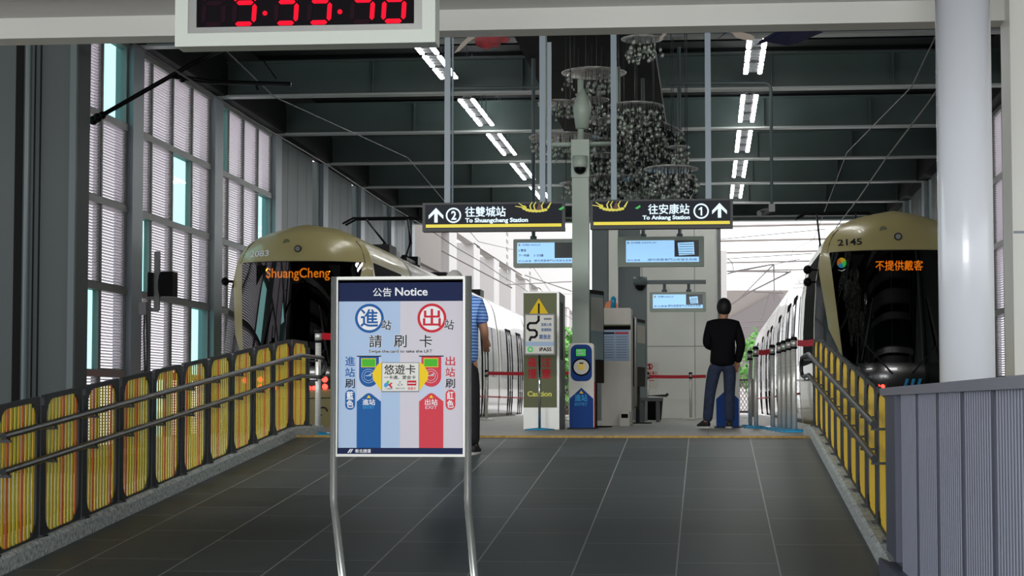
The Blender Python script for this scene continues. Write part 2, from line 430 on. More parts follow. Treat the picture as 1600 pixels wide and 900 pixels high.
# columns
def column(x, y, nm):
    m = MB('steel_paint'); w = .3
    m.box(x - .15, x + .15, y - .3, y - .27, -.6, HB); m.box(x - .15, x + .15, y + .27, y + .3, -.6, HB); m.box(x - .02, x + .02, y - .27, y + .27, -.6, HB)
    m.box(x - .15, x - .12, y - .27, y + .27, -.6, HB); m.box(x + .12, x + .15, y - .27, y + .27, -.6, HB)
    struct(nm, m)
for i, y in enumerate(YB[1:]):
    column(-9.3, y, 'trim_%d' % (30 + i)); column(5.75, y, 'trim_%d' % (40 + i))

# ---- window bays with slatted blinds and clear teal panes
ROWS = [(4.77, HB - .02), (3.46, 4.73), (2.14, 3.42), (.82, 2.10), (-.5, .78)]
wn = [0]
def window_bay(X, ya, yb, clear, sgn, name=None):
    """X wall plane, bay from ya to yb (between columns), clear = {(col,row)}"""
    wn[0] += 1
    ys = [ya, ya + .82] + [ya + .82 + (yb - ya - .82) * k / 3 for k in (1, 2, 3)]
    fr = MB('frame_grey'); sl = MB('slat_white'); gl = MB('teal_glass')
    zt = ROWS[0][1]
    for y in ys: fr.box(X - .06, X + .06, y - .035, y + .035, -.55, zt)
    for z in [ROWS[0][1]] + [r[0] - .02 for r in ROWS]: fr.box(X - .08, X + .08, ya, yb, z - .055, z + .055)
    for c in range(4):
        for r, (z0, z1) in enumerate(ROWS):
            y0, y1 = ys[c] + .035, ys[c + 1] - .035
            if (c, r) in clear:
                gl.box(X - .005, X + .005, y0, y1, z0, z1)
                fr.box(X - .03, X + .05, y0, y0 + .03, z0, z1); fr.box(X - .03, X + .05, y1 - .03, y1, z0, z1)
            else:
                n_ = 27
                for i in range(n_):
                    z = z0 + .05 + (z1 - z0 - .08) * i / (n_ - 1)
                    mt = Matrix.Translation((X + sgn * .02, (y0 + y1) / 2, z)) @ Matrix.Rotation(-sgn * radians(35), 4, 'Y')
                    sl.box(-.021, .021, -(y1 - y0) / 2, (y1 - y0) / 2, -.0025, .0025, mt)
                fr.box(X - .05, X + .05, y1 - .07, y1 - .05, z0, z1)
    w = struct('window_%d' % wn[0], fr); sl.build('window_slats', w)
    if gl.v: gl.build('window_glass', w)
window_bay(-9.3, YB[1] + .3, YB[2] - .3, {(1, 1), (2, 3), (3, 0), (1, 4)}, 1)
window_bay(-9.3, YB[2] + .3, YB[3] - .3, {(0, 2), (2, 1), (3, 3), (1, 4)}, 1)
window_bay(-9.3, YB[3] + .3, YB[4] - .3, {(0, 0), (3, 1), (1, 3)}, 1)
window_bay(5.75, YB[2] + .3, YB[3] - .3, {(0, 2), (2, 1)}, -1)
window_bay(5.75, YB[3] + .3, YB[4] - .3, {(0, 2), (3, 3)}, -1)
# solid grey bays further back with one narrow slot window each
for i, (X, side) in enumerate(((-9.3, 'left'), (5.75, 'right'))):
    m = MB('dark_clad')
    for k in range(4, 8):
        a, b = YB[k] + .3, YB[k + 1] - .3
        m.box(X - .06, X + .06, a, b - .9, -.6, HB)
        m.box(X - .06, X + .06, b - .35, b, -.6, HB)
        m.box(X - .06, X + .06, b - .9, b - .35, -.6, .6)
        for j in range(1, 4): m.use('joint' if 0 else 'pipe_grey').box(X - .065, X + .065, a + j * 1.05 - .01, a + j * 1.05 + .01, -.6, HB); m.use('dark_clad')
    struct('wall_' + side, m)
# near left wall face of the service room with downpipes
wx = P(117, 300, 21).x
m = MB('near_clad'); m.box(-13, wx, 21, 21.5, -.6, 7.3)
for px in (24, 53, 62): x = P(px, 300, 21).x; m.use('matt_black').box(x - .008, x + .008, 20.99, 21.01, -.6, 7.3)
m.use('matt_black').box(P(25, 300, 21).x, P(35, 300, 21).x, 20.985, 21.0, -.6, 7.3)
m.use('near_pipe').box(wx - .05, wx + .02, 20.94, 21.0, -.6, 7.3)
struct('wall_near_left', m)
m = MB('near_pipe'); x = P(42, 300, 20.9).x; m.tube([(x, 20.9, -.4), (x, 20.9, 7.2)], .035)
o = m.build('drainpipe'); tag(o, 'grey vertical drainpipe on the dark wall at far left', 'pipe')
# entrance portal: soffit, fascia, right jamb
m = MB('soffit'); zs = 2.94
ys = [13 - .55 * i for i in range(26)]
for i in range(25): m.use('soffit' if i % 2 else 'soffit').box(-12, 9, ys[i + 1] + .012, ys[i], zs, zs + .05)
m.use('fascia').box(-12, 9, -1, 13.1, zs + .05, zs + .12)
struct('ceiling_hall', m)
m = MB('fascia'); m.box(-12, 9, 13.0, 13.25, 2.80, 3.35); m.use('deck').box(-12, 9, 13.2, 13.3, 3.35, 7.5); struct('wall_fascia', m)
xj = P(1583, 400, 12.8).x
m = MB('fascia'); m.box(xj, xj + .9, 12.8, 13.2, -.5, 2.94); m.use('steel_paint').box(xj + .005, xj + .9, 12.79, 12.8, 1.40, 1.415)
m.use('fascia').box(xj + .9, 9, 12.9, 13.2, -.5, 2.94)
struct('wall_jamb', m)
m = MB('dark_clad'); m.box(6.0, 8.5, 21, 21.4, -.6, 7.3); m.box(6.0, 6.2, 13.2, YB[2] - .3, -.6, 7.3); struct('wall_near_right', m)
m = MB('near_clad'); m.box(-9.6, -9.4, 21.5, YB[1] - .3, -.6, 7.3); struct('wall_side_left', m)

# big round white column
t = thing('round_column', 'thick glossy white round column rising behind the ribbed grey counter', 'column', (1.53, 12.0, -.42))
m = MB('white_column'); m.lathe([(.162, 0), (.162, 3.36)], n=48); m.build('shaft', t)
m = MB('steel_paint'); m.lathe([(.18, 0), (.18, .05), (.165, .055)], n=48); m.build('collar', t)

# ribbed grey counter / parapet at right
def counter():
    X = 1.0; y1 = 11.42; y0 = 4.4; zt = .40; zbm = -1.25
    t = thing('ribbed_counter', 'long slate grey ribbed metal parapet with flat top along the right of the ramp', 'counter', (X, y1, -.62))
    L = lambda mb, nm, lab=None: (lambda o: (o.__setitem__('label', lab) if lab else None, o)[1])(mb.build(nm, t, origin=(X, y1, -.62)))
    core = MB('counter_dark'); core.box(X + .02, X + .30, y0, y1, zbm, zt - .03); L(core, 'core')
    tp = MB('counter_top'); tp.box(X - .03, X + .33, y0, y1 + .03, zt - .03, zt + .012); L(tp, 'top', 'flat grey top plate')
    y = y1
    e = MB('counter_dark'); e.box(X - .004, X + .02, y1 - .82, y1, -.5, zt - .03); e.rbox(X - .03, X + .02, y1 - .86, y1 - .82, -.5, zt - .03, .005); L(e, 'corner_panel', 'plain dark end panel')
    y = y1 - .86
    while y > y0 + .2:
        w = min(.86, y - y0)
        p = MB('counter_dark'); p.box(X + .0, X + .02, y - w + .02, y - .02, zbm, zt - .03)  # groove shade between the thin ribs is put into this darker base
        p.use('counter_rib'); k = int((w - .08) / .068)
        for i in range(k):
            yy = y - .06 - i * .068
            p.prism([(yy - .018, 0), (yy - .016, -.0016), (yy + .016, -.0016), (yy + .018, 0)], zbm, zt - .03, lambda v: (X + v[2], v[0], v[1]))
        L(p, 'ribbed_panel'); y -= w
    kb = MB('counter_dark'); kb.box(X - .05, X + .02, y0, y1, -1.3, -.54); L(kb, 'kickboard')
    return t
counter()

# back wall at the platform end (white panels)
xa, xb = P(928, 400, 47).x, P(1125, 400, 47).x
m = MB('wall_white'); m.box(xa, xb, 47, 50, 0, 4.72)
m.use('joint')
for x in (P(1003, 400, 47).x, P(1085, 400, 47).x): m.box(x - .008, x + .008, 46.995, 47.01, 0, 4.72)
m.box(xa, xb, 46.995, 47.01, P(1060, 541, 47).z - .008, P(1060, 541, 47).z + .008)
m.use('frame_grey').box(xb - .06, xb + .02, 46.95, 47.02, 0, 4.75); m.box(xa, xb, 46.95, 47.02, 4.68, 4.76)
struct('wall_back', m)

# ================================================================ RAILINGS
def railing(XP, inward, name, label, nslat, k0, k1):
    """posts every .815 m on the curb; inward = +1/-1 towards the ramp"""
    pitch = .815; yend = 20.0
    t = thing(name, label, 'railing', (XP, yend, .105))
    org = (XP, yend, .105)
    def B(mb, nm, par=None, lab=None):
        o = mb.build(nm, par or t, origin=org)
        if lab: o['label'] = lab
        return o
    zr = lambda y: ramp_z(y)
    def zt(y): return (0 if y >= yend - pitch else -(yend - pitch - y) * S)   # top line, level over the last panel
    for k in range(k0, k1 + 1):
        y = yend - pitch * k
        p = MB('rail_post'); p.rbox(XP - .02, XP + .02, y - .035, y + .035, zt(y) + .02 if zt(y) < 0 else .105, zt(y) + .9, .012)
        zb_ = ramp_z(y) + .105
        p.box(XP - .045, XP + .045, y - .05, y + .05, zb_, zb_ + .012); p.box(XP - .02, XP + .02, y - .035, y + .035, zb_, zt(y) + .1)
        po = B(p, 'post')
        for h in (.80, .60):
            br = MB('rail_dark'); z = zt(y) + h
            br.box(min(XP, XP + inward * .11), max(XP, XP + inward * .11), y - .012, y + .012, z - .045, z - .03)
            br.tube([(XP + inward * .10, y, z - .035), (XP + inward * .10, y, z)], .008, 6)
            B(br, 'rail_bracket', po)
        if k < k1:
            a, b = y - pitch + .035, y - .035
            def sh(v):  # shear with slope
                yy = a + (v[0] - 0) ; return (XP + v[1], yy, v[2] + zt(yy))
            w = b - a
            z0, z1 = .095, .96
            outer = rrect(0, w, z0, z1, .03, 4); inner = rrect(.05, w - .05, z0 + .022, z1 - .03, .12, 4)
            fr = MB('rail_post'); n_ = len(outer); th = .012
            vs = [sh((p_[0], s_, p_[1])) for s_ in (-th, th) for ring in (outer, inner) for p_ in ring]
            fs = []
            for i in range(n_):
                j = (i + 1) % n_
                fs += [(i, j, n_ + j, n_ + i), (2 * n_ + i, 3 * n_ + i, 3 * n_ + j, 2 * n_ + j), (i, 2 * n_ + i, 2 * n_ + j, j), (n_ + i, n_ + j, 3 * n_ + j, 3 * n_ + i)]
            fr.add(vs, fs); fo = B(fr, 'panel_frame')
            sl = MB('slat_yellow'); pat = ['slat_lime', 'slat_yellow', 'slat_orange', 'slat_yellow', 'slat_lime', 'slat_yellow', 'slat_orange', 'slat_yellow', 'slat_lime', 'slat_yellow']
            if inward < 0: pat = ['slat_yellow'] * 10
            iw = w - .10; sw = iw / nslat
            for i in range(nslat):
                u0 = .05 + sw * i + sw * .2; u1 = .05 + sw * (i + 1) - sw * .2; uc = (u0 + u1) / 2 - .05
                d = max(0, .11 - min(uc, iw - uc)); cut = .11 - sqrt(max(0, .11 ** 2 - d * d)) if d > 0 else 0
                sl.use(pat[(i + k * 3) % 10] if inward > 0 else 'slat_yellow')
                vs = []
                for s_ in (-.0018, .0018):
                    for u, v in ((u0, z0 + .02 + cut), (u1, z0 + .02 + cut), (u1, z1 - .03 - cut), (u0, z1 - .03 - cut)): vs.append(sh((u, s_, v)))
                sl.add(vs, [(0, 1, 2, 3), (7, 6, 5, 4), (0, 4, 5, 1), (1, 5, 6, 2), (2, 6, 7, 3), (3, 7, 4, 0)])
            so = B(sl, 'slats', fo, 'yellow and orange upright slats' if inward > 0 else 'yellow upright slats')
    for h in (.80, .60):
        r = MB('rail_dark'); xr = XP + inward * .10; ye = yend + .28
        ya = yend - pitch * k1
        pts = [(xr, ya - .1, zt(ya - .1) + h)] + [(xr, yy, zt(yy) + h) for yy in (yend - pitch - .1, yend - pitch, yend - pitch + .1)] + [(xr, yend, h), (xr, yend + .22, h)]
        if h == .80: pts += [(xr + inward * .01, yend + .27, h - .01), (xr + inward * .02, yend + .3, h - .05), (xr + inward * .02, yend + .3, .66), (xr + inward * .01, yend + .27, .61), (xr, yend + .2, .60)]
        else: pts += []
        r.tube(pts, .021, 10); B(r, 'handrail')
railing(-4.06, 1, 'slatted_railing', 'dark framed railing with yellow and orange slats up the left of the ramp', 10, 0, 11)
railing(1.06, -1, 'slatted_railing', 'dark framed railing with plain yellow slats up the right of the ramp', 10, 0, 10)

# ================================================================ HANGING SIGNS
def hanging_sign(px0, px1, y0, y1, label, left):
    Y = 24.0; a, b = P(px0, y1, Y), P(px1, y0, Y); cx = (a.x + b.x) / 2; o = (cx, Y, a.z)
    t = thing('direction_sign', label, 'sign', o)
    m = MB('rail_post'); m.box(a.x - cx, b.x - cx, -.0, .16, 0, b.z - a.z); m.build('housing', t)
    f = MB('sign_face'); A = frontal((px0 + px1) / 2, (y0 + y1) / 2, Y, mb=f, org=o, y=Y - .002)
    A.rect(px0 + 4, y0 + 4, px1 - 4, y1 - 6, 'sign_face')
    A.rect(px0 + 5, y1 - 12, px1 - 5, y1 - 7, 'sign_yellow')
    def arrow(c, cy):
        A.poly([(c, cy - 12), (c + 2.6, cy - 9), (c + 2.6, cy + 11), (c - 2.6, cy + 11), (c - 2.6, cy - 9)], 'sign_white')
        A.poly([(c, cy - 12), (c + 11.5, cy), (c + 11.5, cy + 5.5), (c, cy - 5.5)], 'sign_white')
        A.poly([(c, cy - 12), (c - 11.5, cy), (c - 11.5, cy + 5.5), (c, cy - 5.5)], 'sign_white')
    def beetle(x, y):
        for i in range(7):
            q = -.9 + 1.8 * i / 6; A.circle(x + 18 * sin(q), y + 5 * cos(q) - .5, 3.4, 'sign_olive', layer=2, n=10, rb=2.2)
        A.circle(x - 19, y - 1, 3.6, 'sign_olive', layer=3, n=12)
        A.poly([(x - 18, y), (x - 28, y - 8), (x - 27, y - 8.6), (x - 17, y - 2)], 'sign_olive', layer=3)
        A.poly([(x - 18, y), (x - 33, y - 3), (x - 33, y - 4), (x - 18, y - 2)], 'sign_olive', layer=3)
        A.poly([(x + 16, y), (x + 22, y - 9), (x + 23.5, y - 9), (x + 19, y + 1)], 'sign_olive', layer=3)
        for dx in (-9, -3, 4, 9): A.poly([(x + dx, y + 3), (x + dx - 2, y - 4), (x + dx + 2, y - 10), (x + dx + 3, y - 9.5), (x + dx, y - 4), (x + dx + 2, y + 3)], 'sign_olive' if dx != 4 else 'sign_brown', layer=4)
        A.poly([(x, y + 2), (x + 4, y - 8), (x + 8, y - 4), (x + 8, y + 2)], 'sign_brown', layer=1.5)
        A.poly([(x + 34, y + 2), (x + 42, y - 3), (x + 43, y), (x + 38, y + 3.5)], 'sign_green', layer=3)
    if left:
        arrow(681, 336); A.ring(708.5, 336, 9.6, 12, 'sign_white'); A.text('2', 705, 329, 713, 343, 'sign_white', .03)
        A.text('往雙城站', 727, 323, 790, 338.5, 'sign_white', .02); A.text('To Shuangcheng Station', 727, 340.5, 825, 349.5, 'sign_white', .035)
        beetle(838, 326)
    else:
        arrow(1124, 330); A.ring(1095.5, 330.5, 9.6, 12, 'sign_white'); A.poly([(1094.6, 337.3), (1094.6, 327.6), (1091.6, 329), (1091.6, 327), (1095.4, 324), (1097, 324), (1097, 337.3)], 'sign_white')
        A.text('往安康站', 1013, 319, 1077, 334.5, 'sign_white', .02); A.text('To Ankang Station', 1004, 336.5, 1078, 345, 'sign_white', .035)
        beetle(958, 323)
    o2 = f.build('sign_face', t); o2['label'] = 'dark sign face with white lettering and a beetle drawing'
    for px in ((698, 847) if left else (959, 1107)):
        x = P(px, y0, Y).x - cx
        r = MB('teal_tube'); r.box(x - .035, x + .035, .04, .11, b.z - a.z - .002, HB + .7 - a.z if px != 847 else HB + .7 - a.z)
        if px == 847:
            r.build('hanger', t); r = MB('teal_tube'); r.box(x + .06, x + .11, .04, .09, b.z - a.z - .002, P(855, 65, Y).z - a.z)
        if px == 698:
            r.build('hanger', t); r = MB('teal_tube'); r.tube([(x + .065, .05, b.z - a.z), (x + .065, .05, HB + .3 - a.z)], .012, 8)
        r.build('hanger', t)
    return t
hanging_sign(660, 882, 315, 362, 'dark hanging platform 2 sign reading To Shuangcheng Station', True)
hanging_sign(922, 1145, 310, 358, 'dark hanging platform 1 sign reading To Ankang Station', False)

# ================================================================ CLOCK
def clock():
    Y = 9.3; a = P(273, 73, Y); b = P(680, 66, Y); z0 = 2.04; h = .42; o = ((a.x + b.x) / 2, Y, z0)
    t = thing('digital_clock', 'white cased digital clock with red digits hanging from the hall ceiling', 'clock', o)
    w = b.x - a.x
    A0 = MB('clock_case'); bz = .063
    outer = rrect(-w / 2, w / 2, 0, h, .004, 2); inner = rrect(-w / 2 + bz, w / 2 - bz, bz, h - bz, .002, 2); n_ = len(outer)
    vs = [(x, 0, z) for x, z in outer] + [(x, 0, z) for x, z in inner] + [(x, .15, z) for x, z in outer] + [(x, .03, z) for x, z in inner]
    fs = []
    for i in range(n_):
        j = (i + 1) % n_; fs += [(i, j, n_ + j, n_ + i), (i, 2 * n_ + i, 2 * n_ + j, j), (n_ + i, n_ + j, 3 * n_ + j, 3 * n_ + i)]
    fs.append(tuple(range(2 * n_, 3 * n_))); A0.add(vs, fs); A0.build('case', t)
    c = MB('clock_trim'); x0, x1 = -w / 2 + .055 - .0, w / 2 - .055
    zi0, zi1 = .06, h - .06
    for (xa_, xb_, za, zb2) in ((-w / 2 + bz, w / 2 - bz, bz, bz + .03), (-w / 2 + bz, w / 2 - bz, h - bz - .03, h - bz), (-w / 2 + bz, -w / 2 + bz + .04, bz + .03, h - bz - .03), (w / 2 - bz - .04, w / 2 - bz, bz + .03, h - bz - .03)):
        c.box(xa_, xb_, .008, .03, za, zb2)
    o2 = c.build('inner_trim', t); o2['label'] = 'brushed metal inner trim'
    d = MB('clock_black'); d.box(-w / 2 + bz + .03, w / 2 - bz - .03, .02, .034, bz + .02, h - bz - .02); d.build('display', t)
    g = MB('led_red'); k = w / 407.0
    zc = .235 - .0; cx = lambda px: (px - 476.5) * k
    segs = {'9': 'abcdfg', '3': 'abcdg', '4': 'bcfg', '8': 'abcdefg', ' ': ''}
    def digit(px, ch):
        x = cx(px); hw, hh, th = 15.5 * k, 33 * k, 3.4 * k
        S_ = {'a': ((-hw, hh), (hw, hh)), 'g': ((-hw, 0), (hw, 0)), 'd': ((-hw, -hh), (hw, -hh)), 'f': ((-hw, 0), (-hw, hh)), 'b': ((hw, 0), (hw, hh)), 'e': ((-hw, -hh), (-hw, 0)), 'c': ((hw, -hh), (hw, 0))}
        for s_, ((xa_, za), (xb_, zb2)) in S_.items():
            g.use('led_red' if s_ in segs[ch] else 'clock_ghost')
            dx, dz = xb_ - xa_, zb2 - za; L = sqrt(dx * dx + dz * dz); ux, uz = dx / L, dz / L; nx, nz = -uz, ux; e = 2.2 * k
            pts = [(xa_ + ux * e, za + uz * e)]
            pts = [(xa_ + ux * e, za + uz * e), (xa_ + ux * (e + th) - nx * th, za + uz * (e + th) - nz * th), (xb_ - ux * (e + th) - nx * th, zb2 - uz * (e + th) - nz * th), (xb_ - ux * e, zb2 - uz * e), (xb_ - ux * (e + th) + nx * th, zb2 - uz * (e + th) + nz * th), (xa_ + ux * (e + th) + nx * th, za + uz * (e + th) + nz * th)]
            sl = .05
            g.prism([(x + p_[0] + p_[1] * .06, zc + p_[1]) for p_ in pts], .016, .021)
    zc = .196 + .015
    for px, ch in ((334, ' '), (382, '9'), (448, '3'), (500, '3'), (567, '4'), (616, '8')): digit(px, ch)
    g.use('led_red')
    for px in (413.5, 531):
        for dz in (-.053, .05): g.lathe([(.0115, 0), (.0115, .004)], (cx(px), .02, zc + dz), 14, Matrix.Rotation(pi / 2, 4, 'X'))
    o3 = g.build('digits', t); o3['label'] = 'glowing red seven-segment digits'
    r = MB('alu')
    for x in (-w / 3, w / 3): r.tube([(x, .08, h), (x, .08, 2.94 - z0)], .012)
    r.build('hanger', t)
clock()

# ================================================================ NOTICE STAND
def notice():
    Y = 9.5; k = .003151 / 3.0          # metres per poster unit (three units per photo pixel)
    ox, oz = P(626, 700, Y).x, ramp_z(9.8)
    t = thing('notice_stand', 'chrome framed notice board on two tall legs with blue and pink poster', 'notice board', (ox, Y, oz))
    pz = P(626, 432, Y).z - oz          # top of the frame
    X = lambda a: (a - 378) * k; Z = lambda b: pz - (b - 36) * k
    for sx in (-1, 1):
        x = sx * .325
        r = MB('stand_steel'); r.smooth = True; r.tube([(x, .0, pz + .0), (x, 0, Z(1050)), (x, .015, Z(1090)), (x + .02, .27, .02)], .0185, 16); r.build('leg', t)
        q = MB('rubber'); q.lathe([(.022, 0), (.022, .03)], (x + .02, .27, 0), 14); q.build('foot_cap', t)
    f = MB('stand_frame'); f.box(X(76), X(676), -.014, .014, Z(50), Z(38)); f.box(X(76), X(676), -.014, .014, Z(862), Z(850))
    f.box(X(76), X(86), -.014, .014, Z(850), Z(50)); f.box(X(666), X(676), -.014, .014, Z(850), Z(50)); f.box(X(60), X(692), -.01, .01, Z(44), Z(36)); f.build('frame', t)
    b = MB('frame_grey'); b.box(X(86), X(666), .0, .008, Z(850), Z(50)); b.build('back_board', t)
    p = MB('white'); A = Art(p, X, Z, 0.0, eps=.0005)
    A.rect(86, 52, 666, 853, 'black', 0)
    A.rect(88, 150, 374, 822, 'light_blue', 1); A.rect(374, 150, 664, 822, 'pale_lilac', 1); A.rect(88, 64, 664, 150, 'navy', 1); A.rect(88, 822, 664, 850, 'navy', 1)
    A.rect(88, 150, 286, 822, 'pale_blue', 2) if 0 else None
    A.text('公告', 247, 88, 333, 128, 'white', .012, 2); A.text('Notice', 350, 87, 501, 125, 'white', .02, 2)
    for cx, mt, ch in ((231, 'blue', '進'), (521, 'red', '出')):
        A.circle(cx, 228, 64, 'white', 2); A.ring(cx, 228, 55, 67, mt, 3); A.text(ch, cx - 40, 187, cx + 40, 266, mt, .022, 3)
        A.text('站', cx + 58, 236, cx + 102, 280, 'white', .05, 4, rot=.15); A.text('站', cx + 58, 236, cx + 102, 280, 'ink', .012, 5, rot=.15)
    for ch, a in (('請', 231), ('刷', 346), ('卡', 464)):
        A.text(ch, a, 305, a + 58, 362, 'white', .05, 2); A.text(ch, a, 305, a + 58, 362, 'ink', .012, 3)
    A.text('Swipe the card to take the LRT', 230, 373, 523, 390, 'white', .09, 2); A.text('Swipe the card to take the LRT', 230, 373, 523, 390, 'ink', .02, 3)
    for cx, mt, mt2, w1, w2, c0 in ((230, 'blue', 'light_blue', '進站', 'ENTRY', 'cyan_ink'), (519, 'red_soft', 'pale_lilac', '出站', 'EXIT', 'red')):
        A.rect(cx - 57, 403, cx + 57, 610, 'pale_blue', 2); A.rect(cx - 57, 400, cx + 57, 405, 'ink', 3)
        A.poly([(cx - 46, 405)] + [(cx - 46 * cos(pi * i / 14), 497 + 46 * sin(pi * i / 14)) for i in range(15)] + [(cx + 46, 405)], mt, 3)
        A.rect(cx - 36, 412, cx + 32, 453, 'yellow', 4); A.rect(cx - 33, 415, cx + 29, 450, 'green_lcd', 5)
        A.ring(cx - 2, 493, 30, 32, mt2, 4); A.ring(cx - 2, 493, 20, 22, mt2, 4); A.rect(cx - 16, 490, cx + 12, 494, mt2, 4); A.poly([(cx - 4, 488), (cx + 12, 480), (cx + 14, 484), (cx, 494)], mt2, 4)
        A.poly([(cx - 56, 610), (cx - 12, 575), (cx, 571), (cx + 12, 575), (cx + 56, 610), (cx + 56, 822), (cx - 56, 822)], mt, 3)
        A.poly([(cx - 10, 594), (cx, 580), (cx + 10, 594)], 'yellow', 4)
        A.text(w1, cx - 29, 599, cx + 29, 626, 'white', .02, 4); A.text(w2, cx - 27, 629, cx + 27, 644, c0 if mt == 'blue' else 'pale_lilac', .01, 4)
        a0, a1 = (120, 164) if mt == 'blue' else (585, 628)
        for i, ch in enumerate(('進' if mt == 'blue' else '出') + '站刷'):
            A.text(ch, a0, 404 + 51 * i, a1, 446 + 51 * i, (mt if mt == 'blue' else 'red') if i < 2 else 'ink', .014, 3)
        A.rect(a0, 556, a1 + 2, 648, mt, 3, r=22)
        A.text('藍' if mt == 'blue' else '紅', a0 + 7, 564, a1 - 6, 600, 'white', .03, 4); A.text('色', a0 + 7, 604, a1 - 6, 638, 'white', .03, 4)
    A.poly([(292, 428), (270, 440), (246, 480), (250, 510), (292, 566)], 'yellow', 6); A.poly([(460, 428), (482, 440), (506, 480), (502, 510), (460, 566)], 'yellow', 6)
    A.rect(289, 431, 463, 567, 'grey_ink', 7); A.rect(292, 434, 460, 562, 'off_white', 8)
    A.text('悠遊卡', 301, 441, 446, 486, 'ink', .012, 9); A.text('一卡通、愛金卡', 301, 491, 447, 508, 'ink', .02, 9)
    A.circle(312, 533, 11, 'cyan_ink', 9, rb=9); A.circle(319, 521, 6, 'green_lcd', 10); A.poly([(320, 533), (334, 523), (341, 526), (331, 534), (341, 545), (334, 550)], 'red', 10); A.poly([(299, 540), (310, 522), (312, 548)], 'cyan_ink', 10)
    A.ring(375, 531, 8, 11, 'grey_ink', 9, n=3); A.circle(375, 519, 3, 'grey_ink', 9); A.circle(366, 534, 3, 'grey_ink', 9); A.circle(384, 534, 3, 'grey_ink', 9)
    A.rect(408, 514, 450, 537, 'red', 9); A.rect(411, 524, 447, 528, 'white', 10)
    A.text('一卡通票證', 301, 548, 340, 555, 'grey_ink', .03, 9); A.text('愛金卡公司', 355, 546, 396, 554, 'grey_ink', .03, 9); A.text('悠遊卡', 410, 544, 448, 557, 'red_soft', .02, 9)
    A.poly([(131, 845), (143, 828), (150, 828), (138, 845)], 'white', 2); A.poly([(142, 845), (150, 833), (151, 828), (158, 828), (150, 841), (148, 845)], 'white', 2); A.text('新北捷運', 168, 828, 240, 845, 'white', .02, 2)
    A.poly([(153, 845), (161, 828), (166, 828), (158, 845)], 'white', 2) if 0 else None
    o = p.build('poster', t); o['label'] = 'blue and pink notice about swiping cards'
notice()

# ================================================================ TRAINS
ZT = [(-.2, 1.22), (.1, 1.3), (.6, 1.325), (1.6, 1.315), (2.3, 1.27), (2.76, 1.19), (2.95, 1.13), (3.06, 1.07), (3.16, .97), (3.25, .84), (3.33, .68), (3.39, .54), (3.425, .42), (3.448, .28), (3.46, .14), (3.464, .0)]
def hw(z):
    for (a, x), (b, y) in zip(ZT, ZT[1:]):
        if z <= b: t_ = max(0, (z - a) / (b - a)); return x + (y - x) * t_
    return 0
def itp(tab, z):
    if z <= tab[0][0]: return tab[0][1]
    for (a, x), (b, y) in zip(tab, tab[1:]):
        if z <= b: return x + (y - x) * (z - a) / (b - a)
    return tab[-1][1]
def lean(z):
    if z < .8: return .10 * (.8 - z)
    if z < 2.76: return .20 * (z - .8)
    return .392 + .25 * (z - 2.76) + .5 * (z - 2.76) ** 2 + max(0, z - 3.2) ** 2 * 6
def dep(u, z): return .60 * abs(u) ** 2.6 + lean(z)
def surf(x, z, off=.006):
    return dep(x / max(hw(z), .2), z) - off
